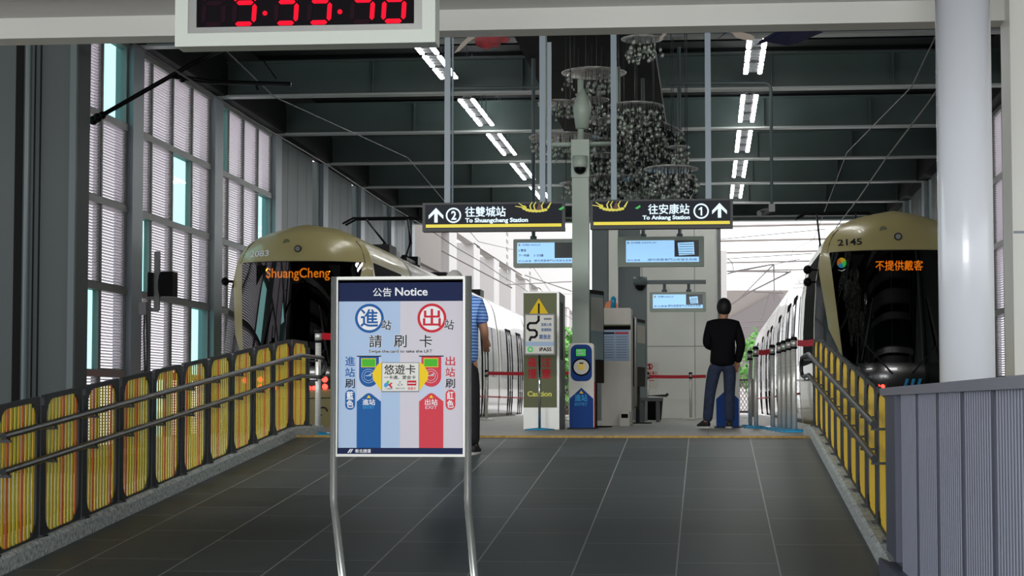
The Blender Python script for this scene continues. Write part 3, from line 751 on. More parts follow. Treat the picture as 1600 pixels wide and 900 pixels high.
def train(cx, y0, number, dest, label, numx, dbox, taillights, left):
    t = thing('tram', label, 'tram', (cx, y0, -.27))
    K = .27
    def B(mb, nm, lab=None, par=None):
        o = mb.build(nm, par or t, origin=(0, 0, -K))
        if lab: o['label'] = lab
        return o
    # front skin
    zs = [-.2, -.05, .1, .25, .4, .58, .7, .85, .97, 1.05, 1.2, 1.35, 1.52, 1.7, 1.9, 2.1, 2.3, 2.45, 2.6, 2.76, 2.85, 2.94, 3.03, 3.12, 3.16, 3.2, 3.25, 3.29, 3.33, 3.36, 3.39, 3.41, 3.425, 3.44, 3.448, 3.456, 3.46, 3.464]
    parts = {'front_shell': MB('gold'), 'front_mask': MB('train_black'), 'windshield': MB('windshield')}
    for p_ in parts.values(): p_.smooth = True
    NS = (4, 4, 16, 4, 4)
    grid = []
    for z in zs:
        h = max(hw(z), .001)
        if z <= .97: i_, o_ = min(.89, h * .7), h * .93
        else:
            i_ = itp([(.97, .89), (2.76, 1.06)], z) if z <= 2.76 else h * .92
            o_ = min(itp([(.97, .895), (1.05, .905), (1.52, 1.10), (2.45, 1.225)], z), h * .999) if z <= 2.76 else h * .97
            i_ = min(i_, o_ - .004)
            if z > 2.76: i_, o_ = h * .92, h * .97
        br = [-h, -o_, -i_, i_, o_, h]; row = []
        for k, n_ in enumerate(NS):
            for j in range(n_): x = br[k] + (br[k + 1] - br[k]) * j / n_; row.append((x, dep(x / h, z), z))
        row.append((h, dep(1, z), z)); grid.append(row)
    tot = sum(NS); bounds = [4, 8, 24, 28, 32]
    for r in range(len(zs) - 1):
        zm = (zs[r] + zs[r + 1]) / 2
        for c in range(tot):
            sgm = next(i for i, b in enumerate(bounds) if c < b)
            if zm > 2.76 or zm < .58: key = 'front_shell'
            elif zm < .97: key = 'front_mask'
            else: key = ('front_mask', 'front_shell', 'windshield', 'front_shell', 'front_mask')[sgm]
            parts[key].add([grid[r][c], grid[r][c + 1], grid[r + 1][c + 1], grid[r + 1][c]], [(0, 1, 2, 3)])
    for nm, mb in parts.items():
        o = B(mb, nm, {'windshield': 'dark windshield glass', 'front_mask': 'glossy black nose band'}.get(nm))
        bm = bmesh.new(); bm.from_mesh(o.data); bmesh.ops.remove_doubles(bm, verts=bm.verts, dist=1e-4); bm.to_mesh(o.data); bm.free()
    # seams on the brow
    s_ = MB('rubber')
    for sx in (-1, 1):
        s_.tube([(sx * hw(z) * .92, dep(.92, z) - .002, z) for z in (2.76, 2.9, 3.05, 3.15)], .007, 6)
    s_.tube([(x, dep(x / hw(2.762), 2.762) - .003, 2.762) for x in [-1.04 + 2.08 * i / 20 for i in range(21)]], .007, 6)
    B(s_, 'seam')
    # body lofts
    def loft(mb, ya, yb, k=1.0, edge=False, zlo=-.2):
        zz = [z for z in zs]; prof = [(-hw(z) * k, z) for z in zz] + [(hw(z) * k, z) for z in reversed(zz[:-1])]
        n_ = len(prof); rows = []
        ysn = [ya, yb] if not edge else [None, yb]
        for yv in ysn:
            rows += [(x, (dep(1, z) if yv is None else yv), z) for x, z in prof]
        mb.smooth = True; mb.add(rows, [(i, i + 1, n_ + i + 1, n_ + i) for i in range(n_ - 1)]); mb.smooth = False
        mb.add([(x * .999, yb, z) for x, z in prof], [tuple(range(n_))])
        mb.add([(x, ysn[0] if ysn[0] is not None else 1.0, z) for x, z in prof], [tuple(range(n_))]) if not edge else None
    c = MB('gold' if True else ''); loft(c, 0, 5.6, 1.0, True); B(c, 'cab_shell')
    def patch(mb, side, ya, yb, z0, z1, off=.012, slant=0, n_=7):
        vs = []
        for i in range(n_):
            z = z0 + (z1 - z0) * i / (n_ - 1)
            for y in (ya + slant * (z1 - z) / (z1 - z0), yb): vs.append((side * (hw(z) + off), y, z))
            for y in (ya + slant * (z1 - z) / (z1 - z0), yb): vs.append((side * (hw(z) - .03), y, z))
        fs = []
        for i in range(n_ - 1):
            a, b = i * 4, (i + 1) * 4; fs += [(a, a + 1, b + 1, b), (a, b, b + 2, a + 2), (a + 1, a + 3, b + 3, b + 1)]
        fs += [(0, 2, 3, 1), ((n_ - 1) * 4, (n_ - 1) * 4 + 1, (n_ - 1) * 4 + 3, (n_ - 1) * 4 + 2)]
        mb.add(vs, fs)
    ends = [5.6]
    for side in (-1, 1):
        w = MB('side_black'); patch(w, side, 1.15, 4.3, 1.0, 2.78, .008, -.2); B(w, 'cab_window', 'black cab side window')
    y = 5.6; lens = (8.4, 6.2, 8.4, 6.2, 8.4)
    for i, L in enumerate(lens):
        g = MB('rubber'); loft(g, y - .01, y + .3, .975); B(g, 'gangway_bellows'); y += .28
        bdy = MB('train_white'); loft(bdy, y, y + L); bo = B(bdy, 'body_section')
        for side in (-1, 1):
            for a, b in ((.5, 1.9), (3.7, 5.0), (L - 1.6, L - .4)):
                if a < 3.6 and a + 0 > 3.4: continue
                wd = MB('train_black'); patch(wd, side, y + a, y + b, 1.05, 2.35); B(wd, 'side_window', 'black side window', bo)
            for a in (2.2,) + ((5.3,) if L > 7 else ()):
                dr = MB('side_black'); patch(dr, side, y + a, y + a + .16, .02, 2.45, .02); patch(dr, side, y + a + 1.16, y + a + 1.3, .02, 2.45, .02); patch(dr, side, y + a + .58, y + a + .72, .02, 2.45, .02); patch(dr, side, y + a, y + a + 1.3, 2.4, 2.47, .02)
                dr.use('train_black'); patch(dr, side, y + a + .16, y + a + 1.16, .7, 2.3, .014)
                B(dr, 'door', 'black framed sliding door', bo)
            st = MB('red_belt'); patch(st, side, y, y + L, .5, .54, .014, 0, 2); B(st, 'side_stripe', 'thin red line', bo)
        y += L
    yend = y
    # roof equipment
    for i, (ya, yb, h) in enumerate(((1.9, 5.2, .14), (7.5, 10.5, .2), (16.5, 19, .22), (24, 27, .22))):
        if i == 0: continue
        r = MB('rubber'); r.box(-.45, .45, ya, ya + .9, 3.35, 3.42 + h); r.box(-.2, .2, ya - .1, ya + 1.1, 3.35, 3.36 + h); B(r, 'roof_unit', 'small black roof equipment')
    # undercarriage skirt
    r = MB('rubber'); r.box(-1.05, 1.05, .6, yend, -.24, -.1)
    for yy in (2.2, 4.0, 14, 15.6, 29, 30.6):
        for x in (-.72, .72): r.lathe([(.3, -.06), (.3, .06)], (x, yy, .03), 20, Matrix.Rotation(pi / 2, 4, 'Y'))
    B(r, 'undercarriage')
    # number on the brow, lamp, destination display
    nb = MB('off_white'); A = Art(nb, lambda a: a, lambda b: b, 0, eps=0, xf=lambda x, y_, z: (x, surf(x, z, .008), z))
    A.text(number, numx[0], numx[3], numx[1], numx[2], 'white' if left else 'ink', .02); B(nb, 'number', 'tram number')
    l = MB('rubber'); zc = 2.98; l.lathe([(.062, 0), (.062, .05)], (0, surf(0, zc, .01) + .02, zc), 20, Matrix.Rotation(pi / 2, 4, 'X')); l.use('frame_grey').lathe([(.042, 0), (.042, .06)], (0, surf(0, zc, .01) + .02, zc), 20, Matrix.Rotation(pi / 2, 4, 'X'))
    l.use('black').ball((0, surf(0, zc, .03), zc), .02, 8, 6); B(l, 'camera_eye', 'round lens on the brow')
    if not left or True:
        l2 = MB('olive_panel'); l2.lathe([(.06, 0), (.06, .004)], (-.22 * (1 if left else 1), surf(.22, 3.1, -.002), 3.1), 20, Matrix.Rotation(pi / 2, 4, 'X')); B(l2, 'sensor_disc')
    dx0, dx1, dz0, dz1 = dbox
    d = MB('matt_black'); yd = lean(2.5) + .10; d.box(-.72, .72, yd + .01, yd + .05, 2.36, 2.7)
    A = Art(d, lambda a: a, lambda b: b, yd, eps=.004); A.text(dest, dx0, dz1, dx1, dz0, 'led_orange', .012, 1)
    B(d, 'destination_display', 'orange lit destination display')
    # cabin
    cb = MB('cabin'); 
    cb.box(-1.0, 1.0, 2.6, 2.65, .3, 3.0); cb.box(-1.2, 1.2, .75, 2.65, .3, .34); cb.box(-.95, .95, .95, 2.65, 2.9, 2.93); cb.box(-.95, .95, .38, .9, .85, 1.02)
    cb.add([(sx * (1.12 if z < 1 else 1.02), yy, z) for sx in (-1, 1) for yy in (1.1, 2.65) for z in (.3, 2.9)], [(0, 1, 3, 2), (4, 5, 7, 6)])
    B(cb, 'cabin_lining', 'dark driver cabin')
    st = MB('matt_black'); st.rbox(-.28, .28, 1.75, 1.95, .9, 1.75, .1); st.rbox(-.16, .16, 1.78, 1.9, 1.72, 2.0, .06); st.box(-.26, .26, 1.3, 1.85, .75, .9); B(st, 'driver_seat', 'black driver seat')
    pl = MB('plate'); x0_ = .05; pl.box(x0_, x0_ + .26, 2.55, 2.59, 1.86, 1.97); B(pl, 'cabin_plate', 'pale plate inside the cabin')
    w = MB('rubber')
    for sx in (-1, 1):
        w.tube([(sx * .15, surf(.15, .8, .04), .8), (sx * .55, surf(.55, 1.25, .05), 1.25), (sx * .45, surf(.45, 1.85, .05), 1.85)], .013, 6); w.tube([(sx * .62, surf(.62, 1.0, .05), 1.0), (sx * .42, surf(.42, 2.0, .05), 2.0)], .01, 6)
    B(w, 'wiper')
    for sx in (-1, 1):
        for zq in ((2.46,) if left else (2.5, 2.3)):
            mr = MB('black'); mr.ball((sx * 1.4, 1.0, zq), (.07, .09, .075), 12, 8); mr.tube([(sx * 1.2, 1.0, zq), (sx * 1.4, 1.0, zq)], .02, 8); B(mr, 'rear_view_camera', 'black side camera')
    for sx, zq, on in ((-.85, .73, 1), (.85, .73, 1), (-.55, .74, 1), (.55, .74, 1), (-.55, .62, 1), (.55, .62, 1), (-.30, .60, 1), (.30, .60, 1), (-.37, .60, 1), (.37, .60, 1)):
        if (not taillights) and abs(sx) > .4: continue
        h = MB('tail_red'); r_ = .05 if abs(sx) > .4 else .035
        h.lathe([(r_, 0), (r_ * .9, .03), (.01, .04)], (sx, surf(sx, zq, .0) + .02, zq), 14, Matrix.Rotation(pi / 2, 4, 'X')); B(h, 'tail_light', 'lit red tail light')
    # bumper seam and tow eye
    bs = MB('rubber'); bs.tube([(x, surf(x, .42, .004), .42 + .05 * (x / 1.3) ** 2) for x in [-1.2 + 2.4 * i / 16 for i in range(17)]], .008, 6)
    for i in range(14): pass
    bs.tube([(.52 + .07 * cos(q), surf(.52, .2, .01), .2 + .07 * sin(q)) for q in [i * pi / 8 for i in range(12)]], .014, 6); B(bs, 'bumper_seam')
    if not left:
        lg = MB('yellow'); A = Art(lg, lambda a: a, lambda b: b, 0, eps=0, xf=lambda x, y_, z: (x, surf(x, z, .012), z))
        for i, mt in enumerate(('yellow', 'slat_orange', 'cyan_ink', 'sign_green')):
            A.poly([(-.88, 2.58)] + [(-.88 + .07 * cos(pi / 2 * (i + j / 5) + .4), 2.58 + .085 * sin(pi / 2 * (i + j / 5) + .4)) for j in range(6)], mt)
        A.poly([(-.95, 2.47), (-.9, 2.45), (-.88, 2.44), (-.84, 2.46), (-.82, 2.48), (-.88, 2.455)], 'white')
        B(lg, 'windshield_logo', 'colourful round logo')
        cy = MB('cyan_ink'); A = Art(cy, lambda a: a, lambda b: b, 0, eps=0, xf=lambda x, y_, z: (x, surf(x, z, .012), z))
        for i in range(3): A.poly([(.02 + i * .1, .6), (.06 + i * .1, .6), (.1 + i * .1, .72), (.05 + i * .1, .72)], 'cyan_ink')
        B(cy, 'nose_logo', 'three cyan slashes')
    # pantograph on the cab roof
    pn = MB('black'); yb_ = 10.0 if left else 15.5; zt_ = 4.38 if left else 4.78; zb_ = 3.55
    for sx in (-.42, .42):
        pn.tube([(sx, yb_, zb_), (sx * .7, yb_ + 1.5, (zb_ + zt_) / 2)], .035, 8); pn.tube([(sx * .7, yb_ + 1.5, (zb_ + zt_) / 2), (sx * 1.1, yb_ - .1, zt_)], .024, 8)
        pn.tube([(sx, yb_ - .4, 3.5), (sx, yb_ + 1.9, 3.5)], .04, 8)
        for yy in (yb_ - .3, yb_ + 1.7): pn.tube([(sx, yy, 3.35), (sx, yy, 3.56)], .06, 8)
    for yy in (yb_ - .25, yb_ + .1): pn.tube([(-.95, yy, zt_ - .12), (-.72, yy, zt_), (.72, yy, zt_), (.95, yy, zt_ - .12)], .024, 8)
    pn.box(-.3, .2, yb_ - .2, yb_ + .5, 3.46, 3.68); pn.box(.1, .5, yb_ + 1.2, yb_ + 1.6, 3.46, 3.64)
    B(pn, 'pantograph', 'black folded pantograph')
    return t
train(-6.965, 33.0, '2083', 'ShuangCheng', 'gold fronted tram on the left track with ShuangCheng in orange lights', (-.90, -.52, 2.86, 2.97), (-.55, .56, 2.43, 2.65), True, True)
train(3.02, 31.5, '2145', '不提供戴客', 'gold fronted tram number 2145 on the right track behind the white column', (-.93, -.56, 2.86, 2.97), (-.36, .38, 2.44, 2.6), False, False)

# ================================================================ PEOPLE
def skin_mesh(name, verts, edges, rad, m, parent=None, sub=2, label=None, root=0):
    me = bpy.data.meshes.new(name); me.from_pydata(verts, edges, []); o = bpy.data.objects.new(name, me); COL.objects.link(o)
    sk = o.modifiers.new('s', 'SKIN'); sk.use_smooth_shade = True
    for i, v in enumerate(me.skin_vertices[0].data):
        r = rad[i]; v.radius = (r, r) if not isinstance(r, tuple) else r; v.use_root = (i == root)
    ss = o.modifiers.new('u', 'SUBSURF'); ss.levels = sub; ss.render_levels = sub
    dg = bpy.context.evaluated_depsgraph_get(); me2 = bpy.data.meshes.new_from_object(o.evaluated_get(dg)); o.modifiers.clear(); o.data = me2
    me2.materials.clear(); me2.materials.append(M[m])
    for p_ in me2.polygons: p_.use_smooth = True; p_.material_index = 0
    if parent: o.parent = parent
    if label: o['label'] = label
    return o
def person(loc, rotz, label, J, top, bottom, hair, sleeves=True, hs=1.0):
    """J: joints in local metres; figure faces +Y before rotz"""
    t = thing('person', label, 'person', loc, rotz)
    V = []; E = []; R = []
    def add(p, r, par=None):
        V.append(tuple(p)); R.append(r)
        if par is not None: E.append((par, len(V) - 1))
        return len(V) - 1
    pel = add(J['pelvis'], (.10, .09)); wst = add(J['waist'], (.09, .085), pel); ch = add(J['chest'], (.10, .09), wst); nk0 = add(J['neck'], (.06, .06), ch)
    hd = Vector(J['head']); nk = add(hd + Vector((0, -.01, -.11)), (.055, .06), nk0); h1 = add(hd + Vector((0, 0, -.03)), (.07, .085), nk); h2 = add(hd + Vector((0, -.01, .05)), (.075, .092), h1); add(hd + Vector((0, -.01, .1)), (.045, .06), h2)
    add(hd + Vector((0, .105, -.03)), (.012, .012), h1)                     # nose
    for s in (-1, 1): add(hd + Vector((s * .082, -.01, -.02)), (.012, .018), h1)   # ears
    for s, k in ((-1, 'L'), (1, 'R')):
        sh = add(J['sh' + k], (.055, .055), ch); el = add(J['el' + k], (.042, .042), sh); wr = add(J['wr' + k], (.028, .03), el)
        d = (Vector(J['wr' + k]) - Vector(J['el' + k])).normalized(); pm = add(Vector(J['wr' + k]) + d * .07, (.035, .02), wr)
        side = d.cross(Vector((0, 1, 0))); side = side.normalized() if side.length > .1 else Vector((1, 0, 0))
        for q in range(4):
            b = Vector(V[pm]) + side * (.012 * (q - 1.5)) ; f1 = add(b + d * .04 + side * .005 * (q - 1.5), (.009, .009), pm); add(b + d * (.07 - .006 * abs(q - 1.5)) + Vector((0, .012, 0)), (.008, .008), f1)
        add(Vector(V[wr]) + d * .05 + side * .045, (.009, .009), wr)
        hp = add(J['hip' + k], (.085, .09), pel); kn = add(J['kn' + k], (.058, .06), hp); an = add(J['an' + k], (.04, .045), kn)
        add(Vector(J['an' + k]) + Vector(J['ft' + k]) * .5 + Vector((0, 0, -.05)), (.04, .03), an)
    skin_mesh('body', V, E, R, 'skin', t)
    # top garment
    V = []; E = []; R = []
    hem = add(Vector(J['pelvis']) + Vector((0, 0, -.12)), (.185, .185)); a = add(J['pelvis'], (.185, .185), hem); a2 = add(J['waist'], (.175, .175), a); c = add(J['chest'], (.20, .18), a2); add(Vector(J['neck']) + Vector((0, 0, .01)), (.07, .07), c)
    for s, k in ((-1, 'L'), (1, 'R')):
        sh = add(J['sh' + k], (.085, .085), c); e_ = Vector(J['el' + k]); s0 = Vector(J['sh' + k])
        if sleeves: el = add(e_, (.07, .068), sh); add(Vector(J['wr' + k]), (.052, .052), el)
        else: add(s0 + (e_ - s0) * .75, (.07, .066), sh)
    skin_mesh('jacket' if sleeves else 'polo_shirt', V, E, R, top, t, label='black long sleeved jacket' if sleeves else 'blue polo shirt with pale stripes')
    V = []; E = []; R = []
    a = add(Vector(J['pelvis']) + Vector((0, 0, .03)), (.165, .165)); b_ = add(Vector(J['pelvis']) + Vector((0, 0, -.05)), (.17, .17), a)
    for s, k in ((-1, 'L'), (1, 'R')):
        h_ = add(J['hip' + k], (.10, .105), b_); k_ = add(J['kn' + k], (.078, .08), h_); add(Vector(J['an' + k]) + Vector((0, 0, -.02)), (.07, .072), k_)
    skin_mesh('trousers', V, E, R, bottom, t)
    for s, k in ((-1, 'L'), (1, 'R')):
        an = Vector(J['an' + k]); fd = Vector(J['ft' + k]); V = []; E = []; R = []
        h0 = add((an.x - fd.x * .22, an.y - fd.y * .22, .05), (.045, .045)); h1_ = add((an.x + fd.x * .3, an.y + fd.y * .3, .055), (.048, .05), h0); h2_ = add((an.x + fd.x * .75, an.y + fd.y * .75, .04), (.047, .034), h1_); add((an.x + fd.x, an.y + fd.y, .032), (.035, .022), h2_); add((an.x, an.y, .11), (.045, .045), h1_)
        so = skin_mesh('shoe', V, E, R, 'shoe', t)
        fn = fd.normalized(); ang = atan2(fn.y, fn.x); L_ = fd.length
        sl = MB('sole'); mt = Matrix.Translation((an.x + fd.x * .42, an.y + fd.y * .42, .012)) @ Matrix.Rotation(ang, 4, 'Z')
        n_ = 20; sl.add([mt @ Vector((cos(2 * pi * i / n_) * (L_ * .68), sin(2 * pi * i / n_) * .047, z)) for z in (-.012, .012) for i in range(n_)], [tuple(range(n_)), tuple(range(2 * n_ - 1, n_ - 1, -1))] + [(i, (i + 1) % n_, (i + 1) % n_ + n_, i + n_) for i in range(n_)])
        sl.build('sole', so)
    hm = MB(hair); hm.smooth = True
    hv = []; n1, n2 = 18, 12
    for i in range(n2 + 1):
        th_ = pi * i / n2
        for j in range(n1):
            q = 2 * pi * j / n1; x, y, z = sin(th_) * cos(q), sin(th_) * sin(q), cos(th_)
            low = -.98 if y < .1 else (-.98 + 1.4 * min(1, y * 1.6))
            z2 = max(z, low); k = 1.0 + .03 * sin(7 * q) * sin(5 * th_)
            hv.append((hd.x + x * .1 * k * hs, hd.y - .012 + y * .108 * k * hs, hd.z + .01 + z2 * .125 * k * hs))
    hm.add(hv, [(i * n1 + j, i * n1 + (j + 1) % n1, (i + 1) * n1 + (j + 1) % n1, (i + 1) * n1 + j) for i in range(n2) for j in range(n1)])
    hm.build('hair', t)
    return t
# man in black, seen from behind
person((.20, 27.0, 0), 0, 'person in black jacket and dark jeans standing with back turned by the blue gate',
       dict(pelvis=(.0, 0, .93), waist=(.01, 0, 1.08), chest=(.01, 0, 1.30), neck=(.012, .0, 1.47), head=(.025, .03, 1.625), shL=(-.17, 0, 1.38), shR=(.19, 0, 1.38),
            elL=(-.215, .04, 1.12), elR=(.255, -.03, 1.12), wrL=(-.06, .22, 1.08), wrR=(.20, .06, .88), hipL=(-.10, 0, .86), hipR=(.10, 0, .86), knL=(-.17, .03, .48), knR=(.09, .02, .48), anL=(-.21, 0, .09), anR=(.09, -.02, .09), ftL=(-.13, .13, 0), ftR=(-.02, .2, 0)),
       'jacket', 'jeans', 'hair_black')
# man in striped polo behind the notice board
person((P(714, 700, 17.6).x, 17.6, ramp_z(17.6)), 0, 'person in blue striped polo shirt and black trousers behind the notice board',
       dict(pelvis=(.02, 0, .9), waist=(.03, 0, 1.05), chest=(.03, 0, 1.26), neck=(-.01, .02, 1.43), head=(-.03, .06, 1.535), shL=(-.14, 0, 1.33), shR=(.19, 0, 1.33),
            elL=(-.2, .0, 1.08), elR=(.245, .0, 1.09), wrL=(-.15, .18, .98), wrR=(.24, .13, 1.0), hipL=(-.08, 0, .83), hipR=(.11, 0, .83), knL=(-.07, .04, .47), knR=(.13, .02, .47), anL=(-.07, 0, .09), anR=(.13, .06, .09), ftL=(0, .2, 0), ftR=(.03, .2, 0)),
       'polo', 'trouser', 'hair_grey', sleeves=False, hs=.84)

# ================================================================ PLATFORM FURNITURE
def stanchion(loc, label, group, h=.98, base='cyan_film'):
    t = thing('belt_stanchion', label, 'stanchion', loc, 0, group)
    b = MB(base); b.lathe([(.17, 0), (.17, .012), (.12, .03), (.03, .04)], n=28); b.build('base', t)
    p = MB('brushed'); p.lathe([(.03, .03), (.03, h - .13)], n=20); p.build('post', t)
    k = MB('black'); k.lathe([(.033, h - .14), (.04, h - .13), (.04, h - .115)], n=20); k.use('alu').lathe([(.036, h - .115), (.036, h - .04)], n=20); k.use('black').lathe([(.04, h - .04), (.04, h - .02), (.03, h)], n=20); k.build('belt_head', t)
    return t
G = 'retractable belt posts at the right end of the ramp'
s0 = stanchion((P(1241, 600, 23.2).x, 23.2, 0), 'nearest chrome belt post of the row beside the right railing', G, 1.10)
pts = [(1233, 23.8, 'second'), (1225, 24.5, 'third'), (1218, 25.2, 'fourth'), (1207, 26.2, 'farthest')]
for px, y, w in pts:
    dup(s0, (P(px, 600, y).x, y, 0), w + ' chrome belt post of the row beside the right railing', G)
dup(s0, (P(1181, 600, 27).x, 27.0, 0), 'chrome belt post just right of the man in black, right one of two', G)
dup(s0, (P(1172, 600, 29).x, 29.0, 0), 'chrome belt post just right of the man in black, left one of two', G)
dup(s0, (P(497, 600, 20.4).x, 20.4, 0), 'lone chrome belt post at the top of the left railing', 'belt post at the left'); 
G2 = 'belt posts by the white back wall'
s1 = stanchion((P(1079, 600, 43.5).x, 43.5, 0), 'small distant belt post in front of the white back wall, right one', G2, 1.02, 'brushed')
dup(s1, (P(1012, 600, 43.5).x, 43.5, 0), 'small distant belt post in front of the white back wall, left one', G2)
def belt(a, b, label, sag=.01, h=.035):
    m = MB('red_belt'); n_ = 10; vs = []
    for i in range(n_ + 1):
        u = i / n_; p = Vector(a).lerp(Vector(b), u); z = p.z - sag * 4 * u * (1 - u); d = (Vector(b) - Vector(a)); nrm = Vector((-d.y, d.x, 0)).normalized() * .0012
        for sg in (-1, 1):
            for dz in (-h, h): vs.append((p.x + nrm.x * sg, p.y + nrm.y * sg, z + dz))
    fs = [f for i in range(n_) for f in ((i * 4, i * 4 + 4, i * 4 + 5, i * 4 + 1), (i * 4 + 2, i * 4 + 3, i * 4 + 7, i * 4 + 6), (i * 4 + 1, i * 4 + 5, i * 4 + 7, i * 4 + 3), (i * 4, i * 4 + 2, i * 4 + 6, i * 4 + 4))]
    m.add(vs, fs); tag(m.build('barrier_belt'), label, 'belt')
q = lambda px, y: P(px, 600, y).x
belt((q(1181, 27) + .04, 27, 1.02), (q(1207, 26.2), 26.2, 1.02), 'red belt stretched between the belt posts right of the man in black')
belt((q(1241, 23.2) + .04, 23.2, 1.03), (1.14, 21.2, .98), 'short red belt from the belt posts to the right railing')
belt((q(497, 20.4) + .04, 20.4, 1.03), (q(640, 21.5), 21.5, 1.03), 'red belt running from the lone left belt post behind the notice board')
belt((q(1012, 43.5), 43.5, .93), (q(1103, 43.5), 43.5, .93), 'distant red belt crossing in front of the white back wall')
belt((q(1012, 43.5), 43.5, .93), (q(985, 43.5), 43.5, .93), 'short distant red belt left of the small no entry sign')
belt((q(760, 40), 40, .95), (q(893, 40), 40, .95), 'distant red belt crossing behind the olive caution cabinet')
dup(s1, (P(760, 600, 40).x, 40, 0), 'small distant belt post seen left of the olive caution cabinet', G2); dup(s1, (P(893, 600, 40).x, 40, 0), 'small distant belt post behind the entry card reader', G2)

# central square pole with dome camera and hanging frame
def centre_pole():
    Y = 27.1; a, b = P(895, 500, Y), P(921, 500, Y); cx = (a.x + b.x) / 2; w = (b.x - a.x) / 2; ztop = P(907, 222, Y).z
    t = thing('service_pole', 'tall square grey green pole between the two hanging signs', 'pole', (cx, Y, 0))
    m = MB('pole_green'); m.box(-w, w, -w, w, 0, ztop); m.build('shaft', t)
    c = MB('pole_green'); c.box(-w * 1.08, w * 1.08, -w * 1.2, w, ztop - .5, ztop + .02); c.build('head_box', t)
    d = MB('pole_green'); zc = P(907, 262, Y).z; d.lathe([(.1, .14), (.1, 0), (.09, -.02)], (0, -w - .06, zc), 24); d.use('black').ball((0, -w - .06, zc - .03), (.085, .085, .08), 20, 10); o = d.build('dome_camera', t); o['label'] = 'dome camera with black lens'
    f = MB('pole_green'); z1 = ztop - .03
    xl, xr = P(851, 224, Y).x - cx, P(966, 224, Y).x - cx
    f.tube([(xl, 0, HB), (xl, 0, z1 + .06), (xl + .06, 0, z1), (xr - .06, 0, z1), (xr, 0, z1 + .06), (xr, 0, P(967, 105, Y).z)], .035, 10)
    f.tube([(0, 0, ztop), (0, 0, P(907, 125, Y).z)], .045, 10); f.lathe([(.09, 0), (.13, .3), (.04, .55)], (.02, 0, P(907, 190, Y).z - .1), 14)
    f.build('hanging_frame', t)
centre_pole()

# card reader (blue front) and its twin behind the man
def reader(loc, label, rotz=0, s=1.0, plain=False):
    t = thing('card_reader', label, 'card reader', loc, rotz)
    w, h, d = .165, 1.12, .3
    m = MB('off_white'); m.rbox(-w, w, 0, d, .0, h, .04); m.build('body', t)
    f = MB('deep_blue'); A = Art(f, lambda a: -w + (a - 0) / 38.0 * 2 * w, lambda b: h - b / 133.0 * h, -.001, eps=.0008)
    A.poly([(1, 133), (1, 86), (19, 69), (37, 86), (37, 133)], 'deep_blue', 1)
    if not plain:
        A.rect(3, 2, 35, 59, 'deep_blue', 1, r=10); A.rect(10, 8, 27, 21, 'matt_black', 2); A.rect(11, 9, 26, 20, 'sign_green', 3) ; A.rect(13, 11, 20, 12.5, 'white', 4); A.rect(13, 15, 23, 16.5, 'white', 4)
        A.circle(19, 37, 14, 'matt_black', 2); A.circle(19, 37, 11.5, 'off_white', 3); A.rect(14, 31, 24, 42, 'slat_yellow', 4, r=3); A.rect(16, 30, 22, 32, 'ink', 5)
        A.poly([(16, 78), (19, 73), (22, 78)], 'yellow', 2); A.text('進站', 9, 79, 28, 90, 'cyan_ink', .02, 2); A.text('ENTRY', 9, 92, 28, 97, 'cyan_ink', .01, 2)
    o = f.build('front_label', t); o['label'] = 'blue printed front with arrow shape'
    s_ = MB('red_soft'); s_.box(w, w + .004, .01, d - .02, .02, .62); o = s_.build('side_label', t); o['label'] = 'red side panel'
    b = MB('black'); b.box(-w - .02, w + .04, -.01, d + .03, -.0, .015); b.build('base_plate', t)
    return t
a = P(891, 670, 26.2); b = P(929, 670, 26.2)
reader(((a.x + b.x) / 2, 26.0, 0), 'blue and white entry card reader post at the foot of the square pole')
c = P(1137, 668, 27.8); reader((c.x, 27.8, 0), 'blue and white card reader post partly hidden behind the legs of the man in black', plain=True)

